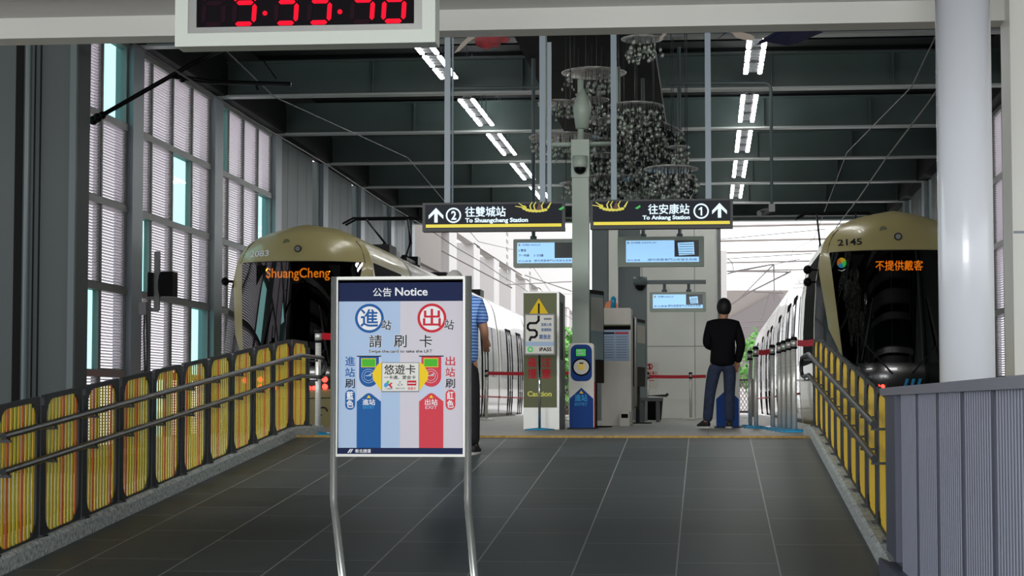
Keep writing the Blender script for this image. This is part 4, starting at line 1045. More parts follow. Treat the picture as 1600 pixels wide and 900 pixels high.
# olive caution cabinet
def caution():
    Y = 25.5; a, b = P(818, 672, Y), P(870, 458, Y); x0, x1 = a.x, b.x; cx = (x0 + x1) / 2; H = 1.75
    t = thing('gate_cabinet', 'olive green warning cabinet marked Caution with yellow triangle', 'cabinet', (cx, Y, 0)); w = (x1 - x0) / 2
    m = MB('olive_panel'); m.box(-w, w, 0, 1.05, .28, H); m.build('body', t)
    m = MB('alu'); m.box(-w, w, -.006, 1.05, 0, .28); m.box(w, w + .03, .0, 1.06, 0, H); m.box(-w - .01, w + .03, -.01, 1.07, H, H + .02); o = m.build('metal_trim', t); o['label'] = 'silver metal plinth and side trim'
    m = MB('matt_black'); m.box(w + .03, w + .034, .25, .33, .9, H - .1); m.box(w + .03, w + .034, .5, .62, .9, H - .1); m.build('side_slot', t)
    f = MB('yellow'); A = frontal(844, 560, Y, mb=f, org=(cx, Y, 0), y=Y - .002)
    A.poly([(842, 466), (858, 492), (826, 492)], 'yellow', 1); A.rect(840.6, 474, 843.4, 490, 'ink', 2)
    f.build('warning_triangle', t)['label'] = 'yellow warning triangle'
    f = MB('red'); A.mb = f
    A.text('碰', 825, 559, 838, 573, 'red', .03, 1); A.text('撞', 825, 576, 838, 591, 'red', .03, 1); A.text('注', 846, 559, 861, 573, 'red', .03, 1); A.text('意', 846, 576, 861, 591, 'red', .03, 1)
    f.build('warning_characters', t)['label'] = 'red warning characters'
    f = MB('yellow'); A.mb = f
    A.text('Caution', 824, 611, 862, 619.5, 'slat_lime', .03, 1); A.text('Avoid collision', 824, 623, 864, 629, 'olive_panel', .02, 1)
    o = f.build('caution_lettering', t); o['label'] = 'yellow Caution lettering'
    # poster stand in front
    Y2 = 24.9; c = P(843, 674, Y2)
    t = thing('poster_stand', 'small framed poster on a chrome pole with blue base in front of the caution cabinet', 'poster stand', (c.x, Y2, 0))
    b_ = MB('cyan_film'); b_.lathe([(.19, 0), (.19, .012), (.02, .03)], n=28); b_.build('base', t)
    p = MB('chrome'); p.lathe([(.016, .02), (.016, .97)], n=14); p.build('pole', t)
    A_ = lambda px, py: P(px, py, Y2)
    l, r = A_(819, 555), A_(868, 490)
    fr = MB('frame_grey'); fr.rbox(l.x - c.x, r.x - c.x, -.03, 0, l.z, r.z, .015); fr.build('frame', t)
    f = MB('white'); A = frontal(843, 520, Y2, mb=f, org=(c.x, Y2, 0), y=Y2 - .031)
    A.rect(821.5, 492.5, 865.5, 552.5, 'off_white', 1); A.rect(821.5, 534, 865.5, 541, 'light_blue', 2)
    pts = [(842, 494), (842, 501), (838, 505), (828, 505), (825, 508), (825, 513), (828, 516), (836, 516), (839, 519), (839, 524), (836, 527), (830, 527), (828, 532)]
    for i in range(len(pts) - 1):
        (x0_, y0_), (x1_, y1_) = pts[i], pts[i + 1]; dx, dy = x1_ - x0_, y1_ - y0_; L = sqrt(dx * dx + dy * dy); nx, ny = -dy / L * 1.8, dx / L * 1.8; ex, ey = dx / L * .8, dy / L * .8
        A.poly([(x0_ + nx - ex, y0_ + ny - ey), (x1_ + nx + ex, y1_ + ny + ey), (x1_ - nx + ex, y1_ - ny + ey), (x0_ - nx - ex, y0_ - ny - ey)], 'ink', 3)
    A.text('搭乘公車', 846, 505, 862, 510, 'blue', .02, 3); A.text('捷運輕軌', 846, 513, 862, 518, 'blue', .02, 3); A.text('跟我走', 843, 523, 861, 530, 'blue', .03, 3); A.text('iPASS', 843, 543, 862, 549, 'ink', .03, 3); A.circle(829, 546, 4.5, 'sign_green', 3); A.circle(829, 546, 2.2, 'off_white', 4)
    A.rect(850, 497, 862, 500, 'grey_ink', 3)
    o = f.build('poster', t); o['label'] = 'pale poster with a winding black line'
caution()

# screens
def monitor(px0, px1, py0, py1, Y, label, inset, mounts, top, kind):
    a, b = P(px0, py1, Y), P(px1, py0, Y); cx = (a.x + b.x) / 2; o = (cx, Y, a.z)
    t = thing('information_screen', label, 'screen', o); H = b.z - a.z; w = (b.x - a.x) / 2
    m = MB('monitor_case'); m.rbox(-w, w, 0, .14, 0, H, .02); m.build('case', t)
    f = MB('screen_blue'); A = frontal((px0 + px1) / 2, (py0 + py1) / 2, Y, mb=f, org=o, y=Y - .001)
    l, r, tp, bt = inset
    A.rect(l, tp, r, bt, 'screen_blue', 1); xs = l + (r - l) * .665
    A.rect(xs, tp, r, tp + (bt - tp) * .76, 'screen_dark', 2)
    if kind: A.poly([(xs + 5, tp + 4), (r - 8, tp + 3), (r - 7, tp + (bt - tp) * .66), (xs + 7, tp + (bt - tp) * .7)], 'screen_blue', 3); 
    if kind:
        for i in range(5): yy = tp + 6 + i * (bt - tp) * .11; A.rect(xs + 7, yy, r - 9, yy + .8, 'screen_dark', 4)
    A.rect(l + 2, tp + 2, l + 5, tp + 5, 'white', 2)
    A.text('安坑輕軌 ANKENG LRT', l + 8, tp + 2, l + (r - l) * .42, tp + 5, 'screen_ink', .01, 2)
    A.text('請勿倚靠車門以免發生危險', l + (r - l) * .3, bt - 5.5, r - 3, bt - 2, 'screen_ink', .01, 3); A.text('新北捷運', l + 2, bt - 4.5, l + 22, bt - 2, 'screen_ink', .01, 3)
    if kind == 0: A.text('2 雙城', l + 2, tp + 10, l + 14, tp + 14, 'ink', .02, 2); A.text('下一列車', l + 2, tp + 18, l + 19, tp + 22, 'ink', .02, 2); A.text('3 分鐘', l + 26, tp + 18, l + 41, tp + 22, 'screen_ink', .02, 2)
    o2 = f.build('display', t); o2['label'] = 'lit pale blue display'
    for px in mounts:
        x = P(px, py0, Y).x - cx; r_ = MB('pipe_grey'); r_.tube([(x, .07, H - .01), (x, .07, top - a.z)], .03, 10); r_.lathe([(.05, H - .01), (.05, H + .05)], (x, .07, 0), 12); r_.build('mount', t)
    return t
monitor(802, 900, 373, 418, 30.0, 'lit information screen hanging under the To Shuangcheng sign', (808, 896, 379, 411), (833,), HB, 0)
monitor(965, 1100, 369, 417, 32.0, 'wide lit information screen hanging under the To Ankang sign', (978, 1092, 375.5, 409.5), (1005, 1062), HB, 1)
monitor(1015, 1103, 456, 487, 38.0, 'small lit information screen on a bracket by the white back wall', (1020, 1098, 460, 481.5), (1038, 1076), P(1050, 441, 38).z, 1)

# dome camera post with arm carrying the small screen
def arm_post():
    Y = 38.0; c = P(1001, 655, Y); w = P(1011, 600, Y).x - c.x
    t = thing('camera_post', 'grey post with dome camera and side arm above the small screen', 'post', (c.x, Y, 0))
    m = MB('pipe_grey'); m.box(-w, w, .1, .25, 0, P(1000, 440, Y).z); m.build('shaft', t)
    z = P(1000, 441, Y).z; m = MB('pipe_grey'); m.box(0, P(1103, 441, Y).x - c.x, .03, .12, z - .035, z + .04); m.build('arm', t)
    m = MB('pipe_grey'); m.lathe([(.13, .1), (.14, 0), (.13, -.06)], (0, 0, z), 20); m.use('black').ball((0, 0, z - .07), (.1, .1, .09), 16, 8); m.build('dome_camera', t)
arm_post()
# two wide grey columns in front of the back wall
for px0, px1, Y, lab in ((925, 950, 40, 'wide grey steel column just right of the square pole'), (966, 1000, 42, 'wide grey steel column behind the ticket machine')):
    a, b = P(px0, 500, Y), P(px1, 500, Y); cx = (a.x + b.x) / 2; w = (b.x - a.x) / 2
    t = thing('steel_column', lab, 'column', (cx, Y, 0)); m = MB('pipe_grey'); m.box(-w, w, -.03, .0, 0, HB); m.box(-w, w, .3, .33, 0, HB); m.box(-.015, .015, 0, .3, 0, HB); m.build('shaft', t)
    m = MB('pipe_grey'); m.box(-w - .06, w + .06, -.09, .39, 0, .04)
    for sx in (-1, 1): m.use('alu').lathe([(.02, .04), (.02, .07)], (sx * (w + .02), -.06, 0), 8)
    m.build('base_plate', t)

# ticket machine
def tvm():
    Y = 30.0; a, b = P(940, 665, Y), P(986, 481, Y); cx = (a.x + b.x) / 2; w = (b.x - a.x) / 2; H = b.z
    t = thing('ticket_machine', 'brushed steel ticket machine cabinet with notice sheet right of the square pole', 'ticket machine', (cx, Y, 0))
    m = MB('machine_steel'); m.rbox(-w, w, 0, .7, 0, H, .03); m.build('body', t)
    m = MB('olive_panel'); m.box(-w + .005, w - .005, -.004, .0, H - .33, H - .25); m.use('matt_black').box(-w + .01, w - .01, -.006, -.002, H - .33, H - .27); m.build('header_strip', t)
    f = MB('plate'); A = frontal(962, 560, Y, mb=f, org=(cx, Y, 0), y=Y - .002)
    A.rect(941, 510, 983, 564, 'light_blue', 1); A.rect(942, 519, 960, 522, 'ink', 2); A.rect(961, 519, 982, 522, 'red_soft', 2)
    for i in range(9): A.rect(943, 526 + i * 4, 959, 527 + i * 4, 'grey_ink', 2); A.rect(963, 526 + i * 4, 980, 527 + i * 4, 'grey_ink', 2)
    o = f.build('notice_sheet', t); o['label'] = 'pale blue notice sheet with text lines'
    m = MB('alu'); m.tube([(w + .02, .2, .25), (w + .06, .2, .3), (w + .06, .2, H - .15), (w + .02, .2, H - .1)], .025, 8); m.build('side_bar', t)
    m = MB('cyan_film'); m.lathe([(.045, 0), (.04, .16), (.02, .19)], (w - .28, .3, H), 14); m.build('beacon', t)
    m = MB('slat_orange'); m.lathe([(.1, -.01), (.1, .01)], (-w + .14, .3, H + .03), 20, Matrix.Rotation(pi / 2, 4, 'X')); m.build('round_sign', t)
    # small box at its foot
    c = P(976, 664, 29.6); t2 = thing('steel_box', 'small brushed steel box at the foot of the ticket machine', 'box', (c.x, 29.6, 0)); m = MB('machine_steel'); m.rbox(-.075, .075, 0, .3, 0, .22, .01); m.build('body', t2); m = MB('matt_black'); m.box(-.05, .05, -.003, 0, .12, .18); m.build('slot', t2)
tvm()
# slim display boards seen edge on
def totem(px, Y, H, rot, label, w=.55, scr=True, px_m='black'):
    c = P(px, 640, Y); t = thing('display_totem', label, 'display', (c.x, Y, 0), rot)
    m = MB(px_m); m.rbox(-w / 2, w / 2, 0, .09, .62, H, .02); m.box(-.06, .06, .02, .07, .0, .65); m.build('body', t)
    m = MB('matt_black'); m.box(-.2, .2, -.15, .25, 0, .02); m.build('base', t)
    f = MB('screen_blue'); f.use('plate').box(-w / 2 + .03, w / 2 - .03, -.003, 0, .95, H - .06); f.use('off_white').box(-w / 2 + .03, w / 2 - .03, -.004, -.003, 1.35, H - .1) ; o = f.build('screen', t); o['label'] = 'pale lit screen'
totem(933, 27.9, 1.92, radians(72), 'slim black display board turned sideways beside the square pole')
totem(1001, 33.5, 1.75, radians(80), 'slim dark display board turned sideways right of the ticket machine', .8)
# bench, bin and no entry sign
t = thing('bench', 'small dark bench at the right of the ticket machine', 'bench', (P(1016, 650, 36).x, 36, 0)); m = MB('rail_post'); m.rbox(-.22, .2, 0, .9, .38, .44, .02); m.build('seat', t)
for y in (.1, .8): m = MB('rail_post'); m.box(-.18, -.12, y - .03, y + .03, 0, .38); m.box(.1, .16, y - .03, y + .03, 0, .38); m.build('leg', t)
t = thing('waste_bin', 'dark round waste bin beside the bench', 'bin', (P(1018, 655, 41).x, 41, 0)); m = MB('black'); m.lathe([(.2, 0), (.24, .45), (.25, .46)], n=24); m.build('body', t); m = MB('rail_post'); m.tube([(-.26, 0, .46), (-.3, 0, .5), (.3, 0, .5), (.34, 0, .54)], .03, 8); m.build('handle', t)
Y = 44.5; c = P(1018, 655, Y); t = thing('no_entry_sign', 'white standing sign with red no entry symbol by the back wall', 'sign', (c.x, Y, 0))
f = MB('off_white'); a, b = P(1008, 608, Y), P(1029, 566, Y); f.box(a.x - c.x, b.x - c.x, 0, .03, a.z, b.z); f.build('board', t)
f = MB('red'); A = frontal(1018, 590, Y, mb=f, org=(c.x, Y, 0), y=Y - .002); A.ring(1015, 573, 3.6, 5, 'red', 1); A.rect(1014, 569.5, 1016, 576.5, 'ink', 1); A.poly([(1011.5, 570.5), (1012.5, 569.5), (1018.5, 575.5), (1017.5, 576.5)], 'red', 2); A.text('禁止進入', 1010, 580, 1027, 585, 'red', .03, 1); A.rect(1010, 590, 1020, 591.5, 'red_soft', 1); A.rect(1010, 594, 1022, 595.2, 'red_soft', 1); f.build('symbol', t)
f = MB('alu'); f.box(b.x - c.x - .02, b.x - c.x, 0, .02, 0, a.z); f.box(a.x - c.x, a.x - c.x + .02, 0, .02, 0, a.z); f.build('leg', t)

# mesh gates at the platform end
for px0, px1, Y, lab in ((1152, 1176, 52, 'white wire mesh gate seen right of the man in black'), (880, 893, 52, 'white wire mesh gate seen left of the entry card reader')):
    a, b = P(px0, 592, Y), P(px1, 592, Y); cx = (a.x + b.x) / 2; w = (b.x - a.x) / 2; t = thing('mesh_gate', lab, 'gate', (cx, Y, 0))
    m = MB('outside_steel')
    for x in (-w, w): m.box(x - .04, x + .04, 0, .06, 0, a.z)
    m.box(-w, w, 0, .06, a.z - .06, a.z); m.box(-w, w, 0, .06, .1, .16); m.build('frame', t)
    g = MB('outside_white'); n_ = 14
    for i in range(-n_, n_ + 8):
        for sg in (-1, 1):
            x0_ = -w + i * .09; pts = []
            z0_, z1_ = .16, a.z - .06
            xa_, xb_ = x0_, x0_ + (z1_ - z0_) * .6
            if sg < 0: xa_, xb_ = xb_, xa_
            # clip in x
            def zat(x): return z0_ + (x - xa_) / (xb_ - xa_) * (z1_ - z0_)
            lo, hi = max(min(xa_, xb_), -w), min(max(xa_, xb_), w)
            if hi - lo > .02: g.tube([(lo, .03, zat(lo)), (hi, .03, zat(hi))], .008, 4)
    g.build('wire_mesh', t)

# ================================================================ FLUORESCENT LIGHTS
proto = None; lab = {0: 'left', 1: 'right'}
bays = ['nearest', 'second', 'third', 'fourth', 'fifth']
def fixture():
    t = thing('fluorescent_light', 'x', 'light', (0, 0, 0)); m = MB('rail_post'); m.box(-.06, .06, 0, 1.1, .06, .12)
    for y in (.15, .45, .75, 1.05): m.box(-.1, .1, y - .03, y + .03, .02, .06)
    m.build('housing', t)
    for x in (-.125, .125): q_ = MB('tube'); q_.rbox(x - .04, x + .04, .08, 1.03, -.02, .02, .018); q_.build('tube', t)
    r = MB('rail_post'); 
    for y in (.2, 1.0): r.tube([(0, y, .12), (0, y, 1.06)], .008, 6)
    r.build('hanger', t); return t
proto = fixture(); first = True
for side, X in ((0, -4.63), (1, .83)):
    for bi in range(5):
        k = bi + 2; yb = YB[k] + (.15 if bi else -.5)
        yb = (31.9, 38.0, 43.0, 48.2, 53.4)[bi]
        for j in range(3):
            Xk = X
            lbl = '%s twin tube light of three in the %s bay of the %s row' % (('nearest', 'middle', 'farthest')[j], bays[bi], lab[side])
            loc = (Xk, yb + j * 1.27, 6.22); grp = 'ceiling lights, %s row, %s bay' % (lab[side], bays[bi])
            if first: proto.location = loc; tag(proto, lbl, 'light', grp); first = False
            else: dup(proto, loc, lbl, grp)

# ================================================================ HANGING ART
def art_disc(px, py, hwpx, Y, label, tilt=0, mat_='mirrored_grey', drops=40, droplen=.25, dense=False, dz=0):
    c = P(px, py, Y); c2 = P(px + hwpx, py, Y); R = c2.x - c.x
    t = thing('hanging_disc', label, 'hanging decoration', tuple(c), 0, None)
    m = MB(mat_); mt = Matrix.Rotation(tilt, 4, 'Y') @ Matrix.Rotation(-.035, 4, 'X'); m.lathe([(.02, .03), (R * .5, .02), (R * .92, .01), (R, 0), (R * .985, -.008), (R * .5, -.009), (.02, -.01)], n=36, mtx=mt)
    m.build('disc', t)
    for x in (-R * .6, R * .6):
        w = MB('rail_post'); w.tube([(x, 0, 0), (x, 0, max(.3, 5.62 - c.z))], .006, 5); w.build('wire', t)
    if dz: w = MB('rail_post'); w.tube([(-R * 1.5, 0, .03), (R * 1.5, 0, .03)], .008, 5); w.build('crossbar', t)
    d = MB('drop'); rnd = random.Random(int(px * 7 + py))
    for i in range(drops):
        q_ = rnd.uniform(0, 2 * pi); r_ = R * sqrt(rnd.uniform(.02, .9)); x, y = r_ * cos(q_), r_ * sin(q_); L = droplen * rnd.uniform(.35, 1); z0 = -sin(tilt) * x
        d.use('rail_post').tube([(x, y, z0), (x, y, z0 - L)], .003, 4)
        nb = 2 if not dense else int(L / .075)
        for b_ in range(nb):
            z = z0 - L + b_ * .075
            d.use(rnd.choice(['drop', 'drop', 'mirrored_grey', 'rail_post'] if dense else ['drop', 'drop', 'mirrored_grey'])); mt2 = Matrix.Rotation(rnd.uniform(0, pi), 4, 'Z') @ Matrix.Rotation(rnd.uniform(-.9, .9), 4, 'Y')
            rr = rnd.uniform(.022, .042); d.lathe([(.002, .01), (rr, .0), (.002, -.01)], (x + rnd.uniform(-.03, .03), y, z), 8, mt2 @ Matrix.Rotation(pi / 2, 4, 'X'))
    o = d.build('glass_drops', t); o['kind'] = 'stuff'
    return t
D = [(1003, 61, 33, 26.0, 'small grey disc with glass drops hanging highest at the right of the spine', 0, 'mirrored_grey', 26, .30, 0, 0),
     (928, 114, 51, 28.2, 'mirror disc with glass drops, topmost above the square pole', 0, 'mirrored_pink', 30, .34, 0, 1),
     (872, 161, 32, 27.7, 'pinkish mirror disc with short glass drops left of the square pole, second level', 0, 'mirrored_pink', 26, .24, 0, 0),
     (922, 156, 30, 29.2, 'slim mirror disc behind the frame of the square pole', 0, 'mirrored_pink', 20, .3, 0, 0),
     (993, 166, 44, 26.8, 'wide grey mirror disc at the upper right of the hanging cluster', 0, 'mirrored_grey', 80, .55, 1, 0),
     (882, 215, 56, 28.0, 'wide pink mirror disc level with the top of the square pole', 0, 'mirrored_pink', 50, .30, 0, 0),
     (935, 219, 26, 29.6, 'small bluish disc just right of the top of the square pole', 0, 'mirrored_grey', 36, .6, 1, 0),
     (1022, 193, 50, 28.6, 'tilted dark shell disc at the right edge of the hanging cluster', .35, 'mirrored_grey', 130, .95, 1, 0),
     (965, 190, 45, 30.4, 'grey disc in the dense middle of the hanging cluster', 0, 'mirrored_grey', 130, 1.0, 1, 0),
     (1060, 230, 18, 27.4, 'small dark disc at the far right of the hanging cluster', 0, 'mirrored_grey', 14, .25, 0, 0),
     (1048, 264, 43, 26.2, 'grey mirror disc low at the right of the hanging cluster', 0, 'mirrored_grey', 60, .4, 1, 0),
     (1030, 276, 58, 29.9, 'wide low mirror disc above the To Ankang sign', 0, 'mirrored_grey', 150, .36, 1, 0),
     (950, 278, 42, 28.8, 'low grey disc right behind the square pole', 0, 'mirrored_grey', 90, .36, 1, 0),
     (948, 242, 26, 27.9, 'middle disc of the hanging cluster above the low disc', 0, 'mirrored_grey', 50, .3, 1, 0),
     (900, 287, 26, 28.3, 'lowest pink mirror disc left of the square pole', 0, 'mirrored_pink', 24, .2, 0, 0)]
for d_ in D: art_disc(d_[0], d_[1], d_[2], d_[3], d_[4], d_[5], d_[6], d_[7], d_[8], bool(d_[9]), d_[10])

def butterfly(px, py, Y, wa, wb, la, lb, ma, mb_, label):
    """two upright-curved wings around a small body; outlines in photo pixels from the body"""
    c = P(px, py, Y); s = (P(px + 1, py, Y).x - c.x); t = thing('butterfly_ornament', label, 'hanging decoration', tuple(c))
    def wing(pts, m_, nm, dy):
        m = MB(m_); n_ = len(pts); cxm = sum(p[0] for p in pts) / n_
        vs = []
        for off in (0, .012):
            for a, b in pts: vs.append((a * s, dy * abs(a) * s + off, -b * s))
        m.add(vs, [tuple(range(n_)), tuple(range(2 * n_ - 1, n_ - 1, -1))] + [(i, i + n_, (i + 1) % n_ + n_, (i + 1) % n_) for i in range(n_)]); return m.build(nm, t)
    w1 = wing(wa, ma, 'wing', .25); w1['label'] = la; w2 = wing(wb, mb_, 'wing', -.25); w2['label'] = lb
    b_ = MB('rail_post'); b_.smooth = True; b_.tube([(0, 0, 3 * s), (0, 0, -2 * s), (.02, 0, -8 * s)], [.012, .022, .006], 8); b_.build('body', t)
    h = MB('rail_post'); h.tube([(0, 0, 0), (0, 0, 5.7 - c.z if False else 1.6)], .005, 5); h.build('wire', t); return t
butterfly(745, 52, 18.0, [(0, -2), (-12, 3), (-25, 14), (-37, 29), (-28, 26), (-14, 14), (-2, 6)], [(0, -2), (12, 1), (24, 2), (40, 6), (53, 11), (50, 17), (38, 18), (36, 24), (28, 24), (22, 23), (17, 27), (10, 24), (0, 20), (-3, 12)], 'pale beige wing', 'dark red wing with rings', 'wing_pale', 'wing_red', 'dark red butterfly ornament hanging at the upper left of the spine')
butterfly(1052, 44, 18.0, [(0, -2), (-10, 8), (-21, 20), (-22, 14), (-10, 0)], [(0, -4), (20, -3), (46, -2), (40, 3), (30, 6), (14, 4), (0, 2)], 'pale wing', 'orange wing', 'wing_pale', 'wing_orange', 'orange butterfly ornament half hidden by the white beam')
butterfly(1228, 46, 18.0, [(0, 0), (-10, 6), (-30, 18), (-46, 22), (-40, 15), (-20, 4)], [(-2, -1), (14, -2), (34, 1), (58, 8), (46, 12), (30, 18), (16, 24), (0, 26), (-20, 24), (-34, 20), (-18, 8)], 'dark slate wing', 'dark blue patterned wing', 'wing_blue', 'wing_blue', 'dark blue butterfly ornament hanging at the upper right')
butterfly(1141, 48, 18.0, [(0, 0), (-8, 4), (-22, 14), (-8, 2)], [(0, 2), (6, 1), (20, 4), (32, 8), (38, 12), (34, 18), (22, 16), (10, 12)], 'slim dark wing', 'pale grey wing', 'wing_blue', 'wing_pale', 'pale grey butterfly ornament above the right row of lights')

# ================================================================ WIRES, BRACKETS, CONDUITS
def wire(pts, r, label, name='overhead_wire', m_='rail_post'):
    m = MB(m_); m.tube(pts, r, 6); tag(m.build(name), label, 'wire')
for cx, w in ((-6.0, 'left'), (3.02, 'right')):
    cxx = -6.55 if w == 'left' else cx
    zc = 4.45
    wire([(cxx, y, zc + (.02 * ((i % 2) * 2 - 1))) for i, y in enumerate(range(16, 118, 6))], .012, 'lower contact wire over the %s track' % w)
    wire([(cxx, 16 + i * 3.4, zc + .55 + .75 * abs(((i % 8) / 4.0) - 1)) for i in range(30)], .009, 'upper sagging catenary wire over the %s track' % w)
m = MB('black'); Yc = 28.0
A_ = lambda px, py: P(px, py, Yc)
t = thing('catenary_bracket', 'black cantilever bracket holding the wires on the left window wall', 'bracket', tuple(A_(136, 190))); og = tuple(A_(136, 190))
m = MB('rail_post'); a, b = A_(131, 205), A_(140, 58); m.box(a.x, b.x, Yc - .05, Yc + .08, a.z, b.z); m.build('wall_plate', t, origin=og)
m = MB('black'); m.tube([A_(142, 190), A_(300, 100), A_(348, 78)], .035, 8); m.ball(A_(152, 184), .07, 10, 6); m.ball(A_(160, 180), .06, 10, 6); m.ball(A_(146, 188), .07, 10, 6); m.build('diagonal_arm', t, origin=og)
m = MB('black'); m.tube([A_(270, 119), A_(330, 128), A_(455, 132)], .035, 8); m.ball(A_(285, 124), .05, 8, 6); m.tube([A_(412, 95), A_(432, 124)], .012, 6); m.tube([A_(400, 132), A_(403, 141)], .02, 6); m.build('steady_arm', t, origin=og)
m = MB('outside_steel')
for z in (90, 138, 187): m.tube([A_(112, z), A_(131, z)], .012, 6)
m.build('fixing', t, origin=og)
# signal with chain on the first column
og = tuple(P(222, 478, 31.0)); t = thing('track_signal', 'black signal box with grey backing plate on the left window column', 'signal', og)
A_ = lambda px, py, Y=31.0: P(px, py, Y)
m = MB('frame_grey'); a, b = A_(241, 485), A_(250, 393); m.box(a.x, b.x, 30.96, 31.04, a.z, b.z); m.build('backing_plate', t, origin=og)
m = MB('black'); a, b = A_(254, 464), A_(274, 425); m.box(a.x, b.x, 30.85, 31.15, a.z, b.z); a, b = A_(233, 464), A_(241, 426); m.box(a.x, b.x, 30.9, 31.1, a.z, b.z); m.ball(A_(252, 445), (.05, .1, .2), 12, 8); m.build('signal_box', t, origin=og)
m = MB('frame_grey'); m.tube([A_(248, 484), A_(237, 484), A_(226, 478), A_(218, 478)], .03, 8); a, b = A_(219, 492), A_(231, 472); m.box(a.x, b.x, 30.9, 31.1, a.z, b.z); m.build('bracket_arm', t, origin=og)
m = MB('rail_post'); m.tube([A_(226, 492), A_(225, 520), A_(227, 600)], .014, 6); m.tube([A_(229, 492), A_(230, 545), A_(229, 600)], .014, 6); m.build('cable', t, origin=og)
# conduits
def conduit(pts, label, r=.018):
    m = MB('pipe_grey'); m.tube(pts, r, 8); return tag(m.build('conduit'), label, 'conduit')
conduit([P(700, 150, 26), P(702, 143, 26), P(708, 138, 26), P(770, 137.5, 26), P(840, 136, 26)], 'grey ceiling conduit running between the left hanger and the spine')
Yv = 26.0; og = tuple(P(1200, 330, Yv)); t = thing('security_camera', 'small bullet camera on a long conduit drop right of the To Ankang sign', 'camera', og)
m = MB('pipe_grey'); m.tube([P(1040, 130, Yv), P(1196, 129.5, Yv), P(1202, 132, Yv), P(1204.5, 139, Yv), P(1206, 322, Yv)], .022, 8); m.build('conduit_drop', t, origin=og)
m = MB('frame_grey'); m.smooth = True; c = P(1198, 330, Yv); m.tube([(c.x - .1, Yv - .1, c.z - .04), (c.x + .04, Yv + .1, c.z + .02)], .04, 12); m.smooth = False; c = P(1206, 325, Yv); m.box(c.x - .04, c.x + .04, Yv - .04, Yv + .04, c.z - .05, c.z + .05); m.build('camera_body', t, origin=og)
# suspended rods in the roof
for px, y0, y1, lab_ in ((445, 95, 165, 'left'), (1056, 100, 330, 'middle'), (1306, 190, 300, 'right')): pass

# ================================================================ OUTSIDE
t = thing('viaduct_frame', 'white concrete frame of tall openings along the left track beyond the hall', 'building', (-9.4, 64, -.45))
og = (-9.4, 64, -.45)
X = -9.3
m = MB('outside_white'); m.box(X - .4, X, 64, 150, 6.75, 12); m.build('upper_wall', t, origin=og)
for i in range(10):
    m = MB('outside_white'); y = 71.4 + i * 7.6; m.box(X - 1.0, X, y, y + 2.2, -.45, 6.8); m.build('pillar', t, origin=og)
m = MB('outside_grey'); m.box(X - 3.2, X - 3.0, 62, 150, -.45, 6.8); m.box(X - 3.2, X, 62, 71.4, 6.6, 6.8); m.box(X - .3, X - .1, 62.2, 70, 5.0, 6.8); m.build('recess_wall', t, origin=og)
m = MB('frame_grey')
for y in (92, 104):
    for j in range(7): m.box(X + .0, X + .02, y, y + .8, 8.2 - j * .35, 8.35 - j * .35)
m.build('vent_slots', t, origin=og)
# right far side wall, roof louvres
t = thing('louvred_canopy', 'pale louvred canopy over the right track beyond the hall', 'canopy', (0, 70, -.45)); og = (0, 70, -.45)
for i in range(5):
    m = MB('outside_grey'); y = 80 + i * 9; m.tube([(-3, y, 7.4 + i * .15), (9, y, 7.55 + i * .15)], .05, 6); m.build('purlin', t, origin=og)
m = MB('outside_steel')
for x in (8.2,): 
    for i in range(5): m.tube([(x, 80 + i * 9, -.45), (x, 80 + i * 9, 8.2)], .1, 8)
m.build('post', t, origin=og)
def mast(px0, label):
    Y = 75; c = P(px0, 640, Y); t = thing('catenary_mast', label, 'mast', (c.x, Y, -.45)); og = (c.x, Y, -.45); A_ = lambda px, py: P(px, py, Y)
    m = MB('outside_white'); m.box(c.x - .12, c.x + .12, Y - .12, Y + .12, -.45, A_(px0, 392).z); m.build('pole', t, origin=og)
    m = MB('outside_steel'); m.tube([A_(px0 + 5, 428), A_(px0 + 20, 423), A_(px0 + 76, 413)], .03, 6); m.tube([A_(px0 + 5, 424), A_(px0 + 100, 425)], .03, 6); m.tube([A_(px0 + 77, 413), A_(px0 + 78, 470)], .03, 6)
    m.tube([A_(px0 + 76, 414), A_(px0 + 20, 470)], .025, 6); m.tube([A_(px0 + 104, 424), A_(px0 + 40, 456), A_(px0 + 4, 480)], .035, 6); m.tube([A_(px0 + 5, 404), A_(px0 + 12, 410), A_(px0 + 14, 422)], .02, 6); m.tube([A_(px0 + 46, 456), A_(px0 + 92, 458)], .025, 6); m.build('cantilever', t, origin=og)
mast(1132, 'white catenary mast with thin arms beyond the right end of the hall')
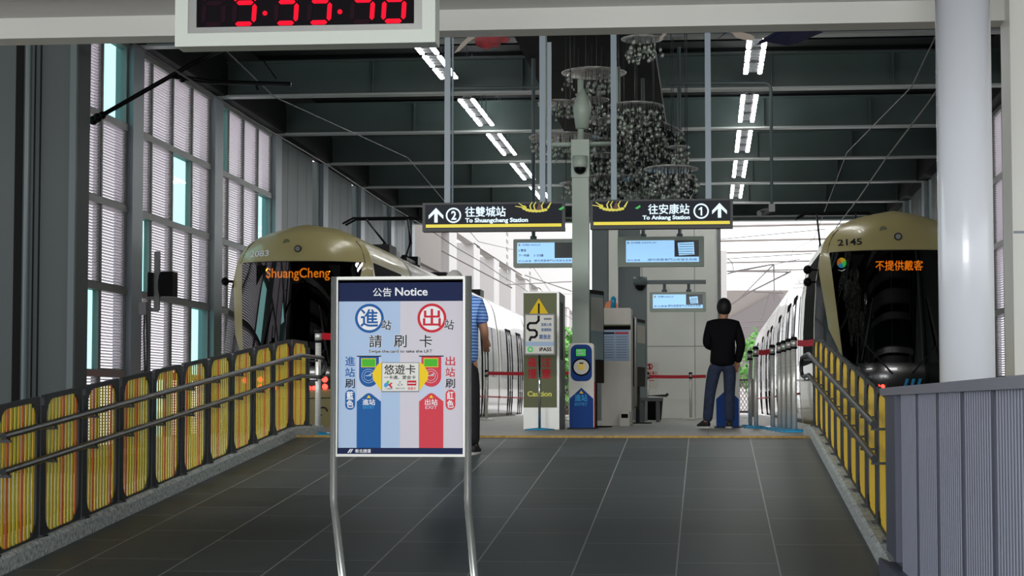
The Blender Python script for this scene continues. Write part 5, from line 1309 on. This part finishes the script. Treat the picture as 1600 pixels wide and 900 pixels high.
for i, (pa, pb, ya) in enumerate((((1125, 374), (1290, 358), 90), ((1125, 405), (1270, 396), 85), ((1125, 430), (1250, 405), 95), ((1125, 505), (1230, 500), 80), ((1125, 512), (1225, 509), 82), ((745, 385), (815, 430), 70), ((690, 392), (800, 450), 68), ((820, 430), (893, 455), 85), ((790, 445), (893, 440), 90))):
    wire([P(pa[0], pa[1], ya), P(pb[0], pb[1], ya + 2)], .022, ['thin grey span wire crossing the bright opening on the right, uppermost', 'second thin span wire in the right opening', 'third thin span wire in the right opening, sloping up', 'pale cable low in the right opening, upper one', 'pale cable low in the right opening, lower one', 'thin wire sloping across the white frame openings', 'thin wire low across the white frame openings', 'thin wire behind the left information screen', 'pale rod above the olive caution cabinet'][i], 'span_wire', 'outside_steel')
t = thing('distant_building', 'pale grey distant building low behind the right opening', 'building', (4, 150, -.45)); m = MB('outside_grey')
m.box(-5.5, 3.4, -2, 4, 0, 9.2); m.build('upper_block', t); m = MB('outside_steel'); m.prism([(-4, 6.2), (1, 9), (3, 6.0), (3.5, 0), (-1, 3), (-4, 4)], -2.3, -2.05); m.build('sloped_front', t); m = MB('outside_white'); m.box(-6, 6, -4, -3, 0, 2.0); m.build('low_wall', t)
def tree(px, py, Y, r, label, seed):
    c = P(px, py, Y); t = thing('tree', label, 'tree', (c.x, Y, -.45)); rnd = random.Random(seed)
    m = MB('bark'); m.smooth = True; m.tube([(0, 0, 0), (.1, 0, c.z * .5), (0, 0, c.z + .4)], [.25, .18, .1], 8); m.build('trunk', t)
    f = MB('leaf')
    for i in range(1500):
        v = Vector((rnd.gauss(0, 1), rnd.gauss(0, 1), rnd.gauss(0, 1))).normalized() * r * rnd.uniform(.35, 1); v.z *= 1.25; v.z += c.z + .45
        a = Vector((rnd.uniform(-1, 1), rnd.uniform(-1, 1), rnd.uniform(-1, 1))).normalized(); b = a.orthogonal().normalized(); s_ = rnd.uniform(.1, .22)
        f.add([v + a * s_, v + b * s_ * .6, v - a * s_, v - b * s_ * .6], [(0, 1, 2, 3)])
    f.build('foliage', t)
tree(1207, 572, 105, 1.9, 'green tree seen through the gap right of the man in black', 3)
tree(886, 575, 86, 1.4, 'green tree seen between the olive cabinet and the square pole', 5)
# sloping white barrier below the tree at right
t = thing('white_barrier', 'white barrier panel low in the gap right of the man in black', 'barrier', (P(1205, 620, 100).x, 100, -.45)); m = MB('outside_white'); m.box(-1.2, 1.2, 0, .2, .3, 1.5); m.build('panel', t); m = MB('light_blue'); m.box(-1.2, 1.2, -.01, .21, .0, .5); m.build('lower_panel', t)
